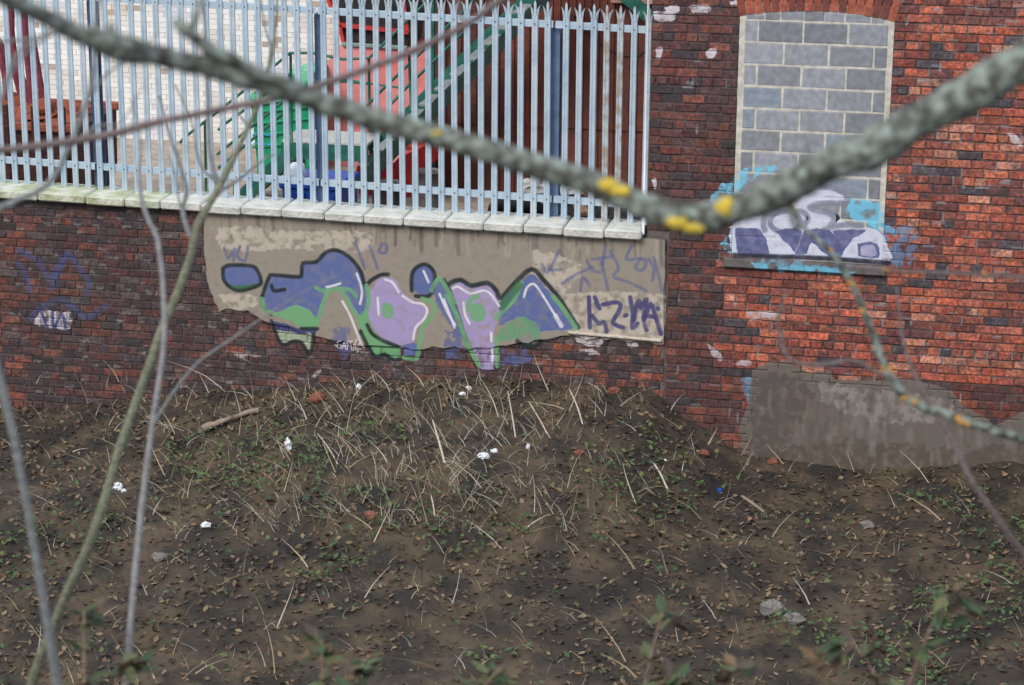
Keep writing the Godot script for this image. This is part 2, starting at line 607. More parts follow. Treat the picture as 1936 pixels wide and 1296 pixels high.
func graffiti(s: WallSkin) -> void:
	var blue := srgb(92, 104, 158)
	var lav := srgb(166, 150, 196)
	var green := srgb(112, 166, 118)
	var dgreen := srgb(66, 112, 78)
	var ink := srgb(30, 38, 42)
	var white := srgb(226, 222, 226)
	var zb := 4.0333
	# old tags on the bricks at the left
	for a in [[90, 190, 180, 240, 240, 330, 290, 250, 330, 205, 390, 280, 430, 340, 428, 400], [90, 250, 130, 330, 140, 390], [250, 380, 300, 260, 330, 210], [150, 520, 200, 470, 260, 440], [300, 430, 360, 470, 420, 520, 520, 460]]:
		s.stroke(pts(s, a, 0, 400, 2.592), 7.0, srgb(72, 78, 120), 3.0, 0.7)
	s.area(pts(s, [165, 555, 180, 500, 230, 480, 290, 500, 345, 485, 350, 560, 330, 575, 250, 570, 200, 560], 0, 400, 2.592), srgb(196, 190, 198), 0.85, 6.0, 0.7)
	for a in [[200, 490, 230, 570], [255, 480, 262, 570, 300, 500, 320, 570]]:
		s.stroke(pts(s, a, 0, 400, 2.592), 3.5, srgb(60, 64, 108), 2.0, 0.9)
	# faint scribbles high on the render
	for a in [[180, 270, 210, 350, 260, 280, 250, 370], [300, 260, 280, 340, 340, 370, 360, 270], [1180, 230, 1250, 430], [1290, 260, 1350, 430], [1380, 250, 1360, 300, 1410, 310, 1420, 250, 1380, 245]]:
		s.stroke(pts(s, a, 380, 400, zb), 3.2, srgb(78, 86, 140), 3.0, 0.6)
	for a in [[750, 400, 790, 460, 880, 290], [800, 440, 890, 440], [900, 545, 1000, 480, 1130, 420], [1040, 600, 1060, 500, 1110, 560], [1090, 370, 1130, 440, 1190, 460], [1200, 380, 1250, 590], [1130, 360, 1280, 340], [1230, 260, 1210, 400], [1270, 300, 1330, 420, 1290, 480], [1430, 260, 1390, 360, 1500, 350], [1480, 380, 1460, 430, 1520, 440, 1540, 370, 1490, 360], [1560, 360, 1600, 430, 1590, 520], [1300, 500, 1420, 540, 1540, 600], [1600, 350, 1640, 500, 1660, 600]]:
		s.stroke(pts(s, a, 840, 400, zb), 3.4, srgb(80, 88, 142), 3.0, 0.55)
	# the piece: fills first
	for a in [[170, 430, 220, 405, 380, 410, 430, 440, 460, 520, 440, 560, 340, 580, 220, 560, 175, 510]]:
		s.area(pts(s, a, 380, 400, zb), blue, 0.9)
	s.area(pts(s, [180, 545, 300, 560, 455, 540, 420, 580, 300, 605, 230, 580], 380, 400, zb), dgreen, 0.9)
	s.area(pts(s, [520, 500, 560, 480, 740, 495, 770, 470, 780, 390, 880, 380, 950, 310, 1030, 290, 1130, 340, 1220, 450, 1260, 560, 1290, 620, 1270, 760, 1200, 800, 1100, 620, 990, 590, 960, 640, 900, 830, 820, 740, 720, 710, 600, 760, 520, 750, 480, 700, 470, 640, 500, 580], 380, 400, zb), blue, 0.95, 3.0, 0.25)
	s.area(pts(s, [560, 780, 640, 740, 720, 710, 800, 730, 850, 770, 880, 820, 870, 880, 780, 890, 700, 840], 380, 400, zb), green, 0.95)
	s.area(pts(s, [545, 830, 640, 850, 760, 890, 880, 890, 870, 930, 740, 930, 640, 915, 560, 900], 380, 400, zb), srgb(70, 74, 120), 0.9)
	s.area(pts(s, [560, 900, 650, 912, 740, 930, 850, 930, 830, 1075, 760, 1000, 700, 988, 640, 1012, 590, 980], 380, 400, zb), srgb(158, 170, 146), 0.95)
	s.area(pts(s, [1190, 800, 1280, 770, 1290, 860, 1340, 930, 1420, 990, 1510, 1030, 1515, 1120, 1460, 1125, 1400, 1085, 1340, 1110, 1300, 1070, 1240, 960], 380, 400, zb), green, 0.95)
	s.area(pts(s, [1300, 600, 1350, 520, 1430, 490, 1500, 540, 1540, 620, 1640, 680, 1720, 740, 1700, 830, 1640, 900, 1620, 990, 1640, 1060, 1560, 1090, 1530, 1020, 1400, 970, 1310, 880, 1280, 760], 380, 400, zb), lav, 0.95, 3.0, 0.2)
	s.area(pts(s, [1540, 1010, 1650, 1000, 1640, 1090, 1550, 1090], 380, 400, zb), blue, 0.9)
	s.area(pts(s, [1610, 480, 1650, 420, 1720, 405, 1770, 460, 1775, 560, 1740, 620, 1680, 630, 1620, 590], 380, 400, zb), blue, 0.95)
	s.area(pts(s, [1770, 600, 1810, 510, 1870, 560, 1936, 680, 2010, 850, 2000, 960, 1900, 860, 1810, 720], 380, 400, zb), blue, 0.85)
	s.area(pts(s, [50, 570, 120, 530, 200, 560, 330, 550, 400, 620, 440, 700, 400, 850, 380, 940, 400, 1180, 260, 1190, 180, 1000, 100, 830, 30, 660], 840, 400, zb), lav, 0.92, 3.0, 0.4)
	s.area(pts(s, [430, 680, 560, 560, 670, 470, 760, 560, 880, 700, 990, 870, 860, 900, 700, 900, 600, 800, 500, 830, 420, 870], 840, 400, zb), blue, 0.95, 3.0, 0.3)
	s.area(pts(s, [390, 960, 430, 890, 520, 830, 600, 795, 700, 840, 735, 900, 720, 990, 660, 1030, 570, 1000, 560, 970, 450, 985], 840, 400, zb), srgb(104, 152, 116), 0.9, 5.0, 0.5)
	s.area(pts(s, [570, 960, 650, 920, 700, 980, 650, 1015, 580, 1000], 840, 400, zb), srgb(150, 132, 136), 0.7, 5.0, 0.4)
	for a in [[430, 1060, 640, 1050, 660, 1150, 430, 1180], [20, 900, 120, 930, 150, 1100, 0, 1120]]:
		s.area(pts(s, a, 840, 400, zb), srgb(88, 96, 150), 0.7, 8.0, 0.8)
	s.area(pts(s, [1000, 890, 1130, 880, 1120, 1120, 1040, 1100], 380, 400, zb), srgb(88, 92, 150), 0.6, 8.0, 0.7)
	# outlines
	for a in [[170, 430, 220, 405, 380, 410, 430, 440, 460, 520, 440, 560, 300, 600, 220, 570, 175, 510, 170, 430], [470, 640, 520, 500, 560, 480, 740, 495, 770, 470, 780, 390, 880, 380, 950, 310, 1030, 290, 1130, 340, 1220, 450, 1255, 560, 1300, 520, 1370, 480, 1430, 475], [540, 560, 560, 600, 640, 590], [1610, 600, 1610, 480, 1650, 420, 1720, 400, 1780, 460, 1780, 560, 1740, 640, 1640, 640], [470, 640, 475, 720, 540, 780], [540, 830, 590, 985, 640, 1015, 700, 992, 760, 1000, 830, 1080, 860, 930], [1270, 860, 1310, 930, 1400, 985, 1500, 1025], [1220, 910, 1300, 1075, 1340, 1112, 1400, 1090, 1460, 1130, 1515, 1125], [770, 890, 890, 890]]:
		s.stroke(pts(s, a, 380, 400, zb), 4.2, ink, 3.0, 0.9)
	for a in [[30, 560, 60, 535, 130, 518, 210, 562, 330, 540, 400, 600, 435, 655, 560, 520, 670, 435, 760, 520, 880, 660, 1020, 880], [560, 985, 600, 1015, 690, 1030, 735, 985], [0, 520, 60, 650, 140, 900, 250, 1190], [390, 1185, 420, 1190]]:
		s.stroke(pts(s, a, 840, 400, zb), 5.0, ink, 3.5, 0.9)
	# green bands
	for a in [[880, 575, 930, 600, 1000, 590, 1090, 585, 1150, 600, 1185, 640], [960, 620, 920, 740, 880, 860], [1085, 600, 1150, 720, 1210, 800, 1260, 760, 1280, 660, 1265, 560], [470, 660, 485, 740, 560, 775], [1690, 660, 1760, 690, 1785, 760, 1700, 870, 1670, 990, 1640, 1120, 1545, 1112], [1760, 600, 1815, 505, 1870, 570, 1936, 690]]:
		s.stroke(pts(s, a, 380, 400, zb), 5.0, green, 2.0, 0.95)
	for a in [[20, 640, 80, 740, 150, 930, 200, 1060, 265, 1180], [400, 805, 470, 735, 530, 670, 590, 540], [830, 640, 900, 725, 1005, 880], [400, 960, 405, 1180], [185, 740, 200, 670, 260, 640]]:
		s.stroke(pts(s, a, 840, 400, zb), 5.2, green, 2.0, 0.95)
	s.stroke(pts(s, [440, 720, 500, 640, 570, 560], 840, 400, zb), 9.0, dgreen, 3.0, 0.85)
	s.stroke(pts(s, [1424, 735, 1426, 765], 380, 400, zb), 13.0, green, 3.0, 0.95)
	s.stroke(pts(s, [255, 755, 256, 775], 840, 400, zb), 18.0, green, 3.0, 0.95)
	# white highlights
	for a in [[1080, 680, 1140, 790, 1190, 920, 1238, 1035], [1190, 470, 1225, 570, 1228, 640, 1215, 700], [960, 572, 1010, 562, 1065, 545], [1350, 655, 1357, 780], [1405, 515, 1460, 535, 1510, 610], [1540, 640, 1620, 690, 1690, 700, 1728, 750, 1700, 820, 1640, 880, 1622, 970], [1700, 450, 1738, 535], [1822, 625, 1880, 760, 1940, 860]]:
		s.stroke(pts(s, a, 380, 400, zb), 2.8, white, 1.6, 0.95)
	for a in [[70, 582, 110, 570, 200, 622, 300, 598, 360, 630, 420, 718], [148, 690, 160, 780, 195, 850], [360, 920, 362, 985], [365, 1040, 366, 1148], [610, 650, 630, 580, 680, 548, 730, 600, 830, 760, 860, 800], [0, 665, 80, 880]]:
		s.stroke(pts(s, a, 840, 400, zb), 2.8, white, 1.6, 0.95)
	s.stroke(pts(s, [850, 790, 895, 868], 840, 400, zb), 5.0, white, 2.0, 0.95)
	# the small white signature
	for a in [[1020, 1020, 1030, 1024], [1070, 985, 1045, 990, 1038, 1030, 1060, 1045, 1068, 1020, 1052, 1018], [1075, 1050, 1090, 990, 1100, 1050], [1080, 1026, 1098, 1026], [1104, 990, 1112, 1020, 1122, 990, 1110, 1055], [1134, 1022, 1140, 1024], [1122, 990, 1160, 985, 1142, 990, 1148, 1060], [1160, 1060, 1168, 1005, 1178, 1058], [1190, 970, 1178, 1010, 1196, 1060, 1186, 1075], [1192, 1020, 1212, 1000, 1202, 1050, 1220, 1050]]:
		s.stroke(pts(s, a, 380, 400, zb), 1.3, white, 1.2, 0.9)
	# dark tags on the pale render at the right
	for a in [[1105, 650, 1112, 880], [1150, 650, 1185, 735, 1160, 690], [1130, 790, 1180, 850, 1220, 840, 1240, 910], [1210, 705, 1320, 688, 1345, 730, 1290, 830, 1310, 860, 1365, 882], [1380, 790, 1392, 785], [1420, 650, 1440, 780, 1435, 885, 1475, 850], [1450, 820, 1470, 700, 1490, 680, 1500, 730, 1545, 665, 1520, 810], [1525, 830, 1575, 700, 1610, 790, 1655, 930], [1540, 790, 1600, 800], [1530, 860, 1545, 900], [1630, 735, 1632, 740]]:
		s.stroke(pts(s, a, 840, 400, zb), 4.6, srgb(66, 64, 110), 2.0, 0.92)
	# chipped paint: lime and cement scraps on the brick below
	for a in [[1000, 965, 1060, 950, 1200, 970, 1200, 1020, 1130, 1030, 1010, 1000], [1015, 1040, 1160, 1060, 1155, 1095, 1020, 1070], [1380, 995, 1480, 1010, 1470, 1040, 1380, 1030]]:
		s.area(pts(s, a, 840, 400, zb), srgb(204, 196, 200), 0.9, 6.0, 0.4)
	for a in [[210, 1070, 290, 1075, 445, 1100, 440, 1115, 330, 1100, 380, 1160], [900, 1170, 960, 1180, 990, 1200, 920, 1190], [840, 1260, 900, 1200, 915, 1215, 860, 1275]]:
		s.area(pts(s, a, 380, 400, zb), srgb(176, 166, 160), 0.8, 4.0, 0.4)

# ---------------------------------------------------------------- brick building with the blocked window
func make_building() -> void:
	var w := thing("brick_building", "weathered red brick building with a window blocked up in grey concrete blocks", "building")
	var s := WallSkin.new(1.3, -1.2, 6.4, 4.9, n1, n2)
	s.rect(1.3, -1.2, 6.4, 4.9, srgb(98, 88, 86), 0.3, -0.05, srgb(68, 60, 62))
	var ox0 := 2.365
	var ox1 := 3.885
	var sill := 1.52
	var acx := (ox0 + ox1) * 0.5
	var rise := 0.075
	var ar := (0.76 * 0.76 + rise * rise) / (2.0 * rise)
	var acy := 4.055 + rise - ar
	var h := 0.0912
	var bricks := []
	var row := 0
	var y := 4.86
	while y > -1.0:
		var yb := y - h
		var header := row % 5 == 1
		var len := 0.12 if header else 0.243
		var spans := [[1.437 if yb > 1.68 else 1.675, 6.36]]
		if yb + h > sill + 0.01 and yb < 4.34:
			spans = [[spans[0][0], ox0 - 0.02], [ox1 + 0.02, 6.36]]
		for sp in spans:
			var x: float = sp[0]
			var first := true
			while x < sp[1] - 0.02:
				var l := len
				if first and row % 2 == 0: l = 0.12 if not header else 0.06
				first = false
				l *= rng.randf_range(0.93, 1.07)
				var xb: float = minf(x + l, sp[1])
				if sp[1] - xb < 0.05: xb = sp[1]
				if yb + h > ground_y((x + xb) * 0.5, 0.0) - 0.12:
					bricks.append([x + rng.randf_range(0.003, 0.007), xb - rng.randf_range(0.003, 0.007), yb + rng.randf_range(0.003, 0.008), yb + h - rng.randf_range(0.003, 0.008)])
				x = xb
		y -= h
		row += 1
	var warm := [srgb(178, 94, 70), srgb(168, 86, 66), srgb(152, 76, 60), srgb(134, 68, 56), srgb(116, 62, 56), srgb(104, 60, 58), srgb(186, 122, 100), srgb(70, 64, 70), srgb(166, 92, 68), srgb(160, 80, 60), srgb(140, 74, 60)]
	var dark := [srgb(116, 64, 58), srgb(106, 60, 57), srgb(98, 60, 58), srgb(128, 68, 58), srgb(86, 60, 61), srgb(70, 62, 66), srgb(138, 78, 66), srgb(94, 66, 64)]
	for b in bricks:
		var left: bool = b[1] < 2.36
		var low: bool = b[3] < 0.35
		var c: Color
		if left or low and rng.randf() < 0.5: c = dark[rng.randi() % dark.size()]
		else: c = warm[rng.randi() % warm.size()]
		c = c.lerp(srgb(118, 104, 100), rng.randf_range(0.0, 0.26)) * (rng.randf_range(0.78, 0.98) if left or low else rng.randf_range(0.94, 1.15))
		var soot := rng.randf_range(-0.6, -0.1) + (0.1 if left else 0.0) + (0.14 if low else 0.0)
		if b[2] > 1.6 and b[3] < 2.5 and not left: soot += 0.14
		s.rect(b[0], b[2], b[1], b[3], c, 0.3, soot, srgb(66, 58, 62), true)
	for k in 420:                                              # squeezed-out and repointed mortar
		var b: Array = bricks[rng.randi() % bricks.size()]
		if b[1] < 2.36 and rng.randf() < 0.6: continue
		var p := s.at(Vector3(b[1] + 0.005, rng.randf_range(b[2], b[3]), 0))
		if rng.randf() < 0.6:
			s.stroke(PackedVector2Array([p + Vector2(0, -8), p + Vector2(rng.randf_range(-2, 2), 8)]), rng.randf_range(1.0, 2.6), srgb(142, 142, 146), 2.0, 0.75)
		else:
			s.stroke(PackedVector2Array([p + Vector2(-rng.randf_range(6, 24), 8), p + Vector2(4, 8 + rng.randf_range(-1, 1))]), rng.randf_range(1.2, 3.0), srgb(138, 138, 143), 2.0, 0.7)
	for a in [[1235, 22, 1262, 20, 1276, 24, 1276, 38, 1250, 42, 1236, 36], [1238, 90, 1252, 88, 1250, 108, 1240, 110], [1332, 98, 1344, 92, 1354, 94, 1352, 108, 1338, 110], [1232, 340, 1240, 336, 1241, 356, 1236, 358], [1380, 2, 1394, 0, 1394, 9, 1384, 10], [1904, 254, 1916, 252, 1932, 268, 1930, 278, 1914, 268], [1256, 14, 1280, 10, 1284, 22, 1262, 24], [1300, 10, 1340, 10, 1340, 22, 1310, 24]]:
		s.area(pts(s, a), srgb(204, 200, 208), 0.85, 3.0, 0.3)
	for a in [[1410, 590, 1440, 588, 1466, 590, 1468, 600, 1440, 602, 1418, 608], [1400, 680, 1420, 684, 1418, 692, 1385, 690], [1336, 648, 1352, 660, 1366, 672, 1360, 684, 1344, 668]]:
		s.area(pts(s, a), srgb(190, 180, 186), 0.8, 3.0, 0.3)
	s.area(pts(s, [1400, 716, 1424, 714, 1436, 738, 1420, 768, 1404, 742]), srgb(104, 150, 186), 0.7, 8.0, 0.6)
	# concrete blocks
	var blocks := []
	for r in 11:
		var y1 := 3.788 + 0.2265 - 0.2265 * r
		var y0 := y1 - 0.2265
		if r == 10: y0 = sill
		var js := [ox0 + 0.03]
		var x: float = wp(1434, 66).x if r % 2 == 0 else wp(1482.5, 104).x
		while x < ox1 - 0.05:
			js.append(x)
			x += 0.4545
		js.append(ox1 - 0.03)
		for i in js.size() - 1:
			if js[i + 1] - js[i] > 0.06: blocks.append([js[i] + rng.randf_range(0.01, 0.016), js[i + 1] - rng.randf_range(0.01, 0.016), y0 + rng.randf_range(0.011, 0.018), y1 - rng.randf_range(0.011, 0.018), r])
	var bx := ox0 + 0.05
	for l in [0.19, 0.16, 0.24, 0.21, 0.2, 0.26, 0.14]:          # thin cut pieces under the arch
		var top := acy + sqrt(ar * ar - pow(bx + l * 0.5 - acx, 2.0)) - 0.012
		if top > 4.04: blocks.append([bx, minf(bx + l - 0.015, ox1 - 0.05), 4.026, top, 11])
		bx += l
	s.rect(ox0 - 0.02, sill, ox1 + 0.02, 4.2, srgb(196, 191, 180), 0.16, -0.55, srgb(120, 112, 100))
	for b in blocks:
		var g := rng.randf_range(0.88, 1.08)
		var c := srgb(142 * g, 144 * g, 152 * g)
		if rng.randf() < 0.14: c = srgb(134, 144, 156)
		if rng.randf() < 0.1: c = srgb(124, 126, 134)
		s.rect(b[0], b[2], b[1], b[3], c, 0.14, -0.6, srgb(96, 96, 104))
	s.rect(acx - 0.88, sill - 0.11, acx + 0.84, sill, srgb(104, 98, 98), 0.25, -0.2, srgb(64, 58, 62))
	# blue and white spray paint over the blocks and the sill
	var cyan := srgb(112, 198, 232)
	var zb := 4.0333
	for a in [[420, 600, 440, 560, 500, 470, 560, 460, 620, 390, 700, 350, 900, 340, 900, 380, 800, 400, 700, 460, 640, 540, 560, 600, 480, 620], [1480, 600, 1560, 590, 1730, 640, 1740, 780, 1800, 790, 1800, 860, 1600, 780, 1440, 720], [520, 880, 600, 860, 640, 940, 560, 1000, 500, 940], [730, 1060, 900, 1050, 1100, 1070, 1360, 1090, 1500, 1110, 1500, 1170, 1260, 1160, 1000, 1140, 740, 1120]]:
		s.area(pts(s, a, 1240, 230, zb), cyan, 0.8, 8.0, 0.7)
	s.area(pts(s, [1700, 780, 1960, 800, 1990, 1000, 1900, 1100, 1740, 1090], 1240, 230, zb), srgb(96, 140, 190), 0.6, 10.0, 0.8)
	s.area(pts(s, [560, 800, 700, 720, 900, 620, 1120, 560, 1200, 510, 1330, 520, 1440, 570, 1440, 610, 1250, 625, 1180, 650, 1300, 690, 1400, 740, 1430, 760, 1500, 800, 1700, 830, 1770, 960, 1775, 1065, 1400, 1040, 1000, 1020, 620, 1010, 560, 900], 1240, 230, zb), srgb(206, 208, 226), 0.95, 4.0, 0.1)
	var grey := srgb(128, 130, 148)
	for a in [[1060, 600, 1100, 560, 1150, 520, 1220, 500, 1330, 502, 1430, 540, 1460, 590, 1440, 622, 1330, 622, 1250, 628, 1172, 655, 1230, 680, 1310, 695, 1360, 740, 1330, 790], [960, 640, 870, 680, 820, 760, 830, 830], [1060, 690, 1120, 690, 1160, 740, 1120, 800], [1280, 830, 1420, 790, 1560, 800]]:
		s.stroke(pts(s, a, 1240, 230, zb), 6.0, grey, 4.0, 0.85)
	var ring := []
	for k in 17:
		ring.append_array([985 + 115.0 * cos(TAU * k / 16.0), 765 + 80.0 * sin(TAU * k / 16.0)])
	s.stroke(pts(s, ring, 1240, 230, zb), 5.5, srgb(120, 124, 142), 3.0, 0.9)
	for a in [[1372, 700, 1405, 738, 1375, 770], [1150, 715, 1165, 740, 1150, 755]]:
		s.area(pts(s, a, 1240, 230, zb), srgb(36, 38, 50), 0.95, 2.0)
	var navy := srgb(86, 90, 132)
	for a in [[600, 820, 780, 820, 860, 1010, 620, 1020], [900, 830, 1110, 825, 1060, 995], [1130, 830, 1330, 830, 1430, 1010, 1320, 1030, 1190, 920, 1150, 1010, 1060, 1012], [1350, 830, 1600, 830, 1500, 900, 1420, 1010], [1540, 930, 1620, 920, 1690, 940, 1700, 1040, 1545, 1030]]:
		s.area(pts(s, a, 1240, 230, zb), navy, 0.9, 3.0, 0.1)
	s.area(pts(s, [1565, 950, 1660, 945, 1680, 1030, 1565, 1020], 1240, 230, zb), srgb(176, 172, 200), 0.85, 3.0, 0.2)
	s.stroke(pts(s, [600, 1020, 900, 1030, 1300, 1045, 1780, 1080], 1240, 230, zb), 5.0, srgb(40, 40, 56), 3.0, 0.9)
	var cps := [1400, 960, 1402, 842, 1396, 812, 1416, 760, 1422, 700, 1462, 682, 1510, 694, 1530, 706, 1570, 700, 1576, 718, 1650, 720, 1716, 718, 1770, 728, 1800, 740, 1820, 766, 1860, 788, 1880, 806, 1936, 778, 2060, 780, 2060, 960]
	var cpt := PackedVector2Array()
	for i in range(0, cps.size(), 2): cpt.append(s.at(wp(cps[i], cps[i + 1])))
	s.area(cpt, srgb(108, 99, 93), 1.0, 0.0)
	s.area(pts(s, [1440, 700, 1500, 712, 1540, 760, 1480, 840, 1430, 880, 1420, 780]), srgb(84, 76, 74), 0.7, 14.0, 0.6)
	s.area(pts(s, [1420, 860, 1600, 830, 1800, 850, 2000, 830, 2000, 930, 1420, 930]), srgb(86, 76, 66), 0.75, 18.0, 0.6)
	s.area(pts(s, [1545, 720, 1600, 732, 1690, 740, 1790, 755, 1800, 790, 1700, 800, 1620, 790, 1560, 760]), srgb(150, 142, 136), 0.7, 10.0, 0.6)
	for k in 150:                                              # runs of dirt and lime
		var p := s.at(wp(rng.randf_range(1430, 1960), rng.randf_range(730, 860)))
		if not Geometry2D.is_point_in_polygon(p, cpt): continue
		var l := rng.randf_range(8, 50)
		s.stroke(PackedVector2Array([p, p + Vector2(rng.randf_range(-3, 3), l * 0.5), p + Vector2(rng.randf_range(-4, 4), l)]), rng.randf_range(2, 8), [srgb(86, 78, 72), srgb(104, 94, 86), srgb(140, 132, 124), srgb(92, 88, 76)][k % 4], 6.0, 0.4)
	var m := s.material(0.92)
	# the mass of the building, with the reveal of the window left open in front of the blocks
	var st := mb()
	box(st, Vector3(5.72, 2.75, -2.05), Vector3(8.55, 8.5, 4.0))
	var core := build(st, "wall_core", mat(srgb(72, 66, 66), srgb(118, 110, 108), 0.97, 2.0), w)
	core.set_meta("label", "mortar and mass of the brick wall")
	st = mb()
	skin_prism(st, s, PackedVector2Array([Vector2(1.445, -1.1), Vector2(6.38, -1.1), Vector2(6.38, 4.88), Vector2(1.445, 4.88)]), -0.06, -0.012)
	build(st, "mortar", m, w)
	st = mb()
	skin_prism(st, s, PackedVector2Array([Vector2(ox0 - 0.02, sill), Vector2(ox1 + 0.02, sill), Vector2(ox1 + 0.02, 4.06), Vector2(acx + 0.4, 4.11), Vector2(acx, 4.125), Vector2(acx - 0.4, 4.11), Vector2(ox0 - 0.02, 4.06)]), -0.05, -0.006)
	build(st, "mortar_bed", m, w)
	var rest := mb()
	bricks.sort_custom(func(a, b): return Vector2(a[0] - 4.2, (a[2] - 2.6) * 0.8).length() < Vector2(b[0] - 4.2, (b[2] - 2.6) * 0.8).length())
	for i in bricks.size():
		var b: Array = bricks[i]
		var zf := rng.randf_range(-0.006, 0.005)
		if i < 300:
			st = mb()
			brick_shape(st, s, b[0], b[1], b[2], b[3], -0.06, zf, 0.007)
			build(st, "brick", m, w)
		else:
			brick_shape(rest, s, b[0], b[1], b[2], b[3], -0.06, zf, 0.007)
	build(rest, "brick_rest", m, w).set_meta("kind", "stuff")
	for b in blocks:
		st = mb()
		brick_shape(st, s, b[0], b[1], b[2], b[3], -0.06, -0.002 + rng.randf_range(-0.003, 0.002), 0.004)
		build(st, "concrete_block", m, w)
	# arch of bricks on edge
	var am := [mat(srgb(120, 62, 52), srgb(152, 78, 60), 0.9, 1.2, 0.02, 0.0, 0.3), mat(srgb(96, 56, 52), srgb(124, 66, 56), 0.9, 1.2, 0.02, 0.0, 0.3), mat(srgb(142, 74, 58), srgb(176, 98, 74), 0.9, 1.2, 0.02, 0.0, 0.3)]
	var na := 19
	var half := asin(0.79 / ar)
	for k in na:
		var a0 := lerpf(-half, half, (k + 0.06) / na)
		var a1 := lerpf(-half, half, (k + 0.94) / na)
		var r0 := ar + 0.002 + rng.randf_range(-0.006, 0.004)
		var r1 := ar + 0.235
		var q := PackedVector2Array()
		for e in [[a0, r0], [a1, r0], [a1, r1], [a0, r1]]:
			q.append(Vector2(acx + sin(e[0]) * e[1], acy + cos(e[0]) * e[1]))
		st = mb()
		prism(st, q, -0.07, rng.randf_range(0.0, 0.009))
		build(st, "arch_brick", am[rng.randi() % 3], w)
	st = mb()                                                   # stone sill
	brick_shape(st, s, acx - 0.86, acx + 0.82, sill - 0.105, sill - 0.008, -0.06, 0.05, 0.01)
	build(st, "window_sill", m, w).set_meta("label", "stone sill sprayed blue")
	# grey cement patch low on the wall
	st = mb()
	var pp := px_poly([1412, 930, 1420, 842, 1408, 812, 1426, 772, 1432, 716, 1462, 694, 1504, 706, 1516, 722, 1544, 724, 1546, 712, 1566, 712, 1570, 729, 1650, 731, 1690, 738, 1716, 728, 1760, 738, 1790, 748, 1808, 772, 1850, 796, 1872, 818, 1900, 806, 1936, 790, 2020, 800, 2020, 940])
	var rag := PackedVector2Array()
	for i in pp.size():
		rag.append(pp[i])
		if i > 0 and i < pp.size() - 2:
			for k in range(1, 4):
				rag.append(pp[i].lerp(pp[i + 1], k / 4.0) + Vector2(rng.randf_range(-0.012, 0.012), rng.randf_range(-0.014, 0.014)))
	skin_prism(st, s, rag, -0.04, 0.022)
	build(st, "cement_patch", m, w)
	# white conduit on the corner
	st = mb(false)
	var x := 1.405
	tube(st, [Vector3(x, 1.72, 0.02), Vector3(x, 3.0, 0.021), Vector3(x + 0.003, 6.5, 0.02)], [0.013, 0.013, 0.013], 8)
	var cd := single(st, "conduit", mat(srgb(206, 210, 216), srgb(228, 230, 234), 0.5, 2.0, 0.02, 0.0, 0.1), "thin white pipe running up the left corner of the brick building", "pipe")

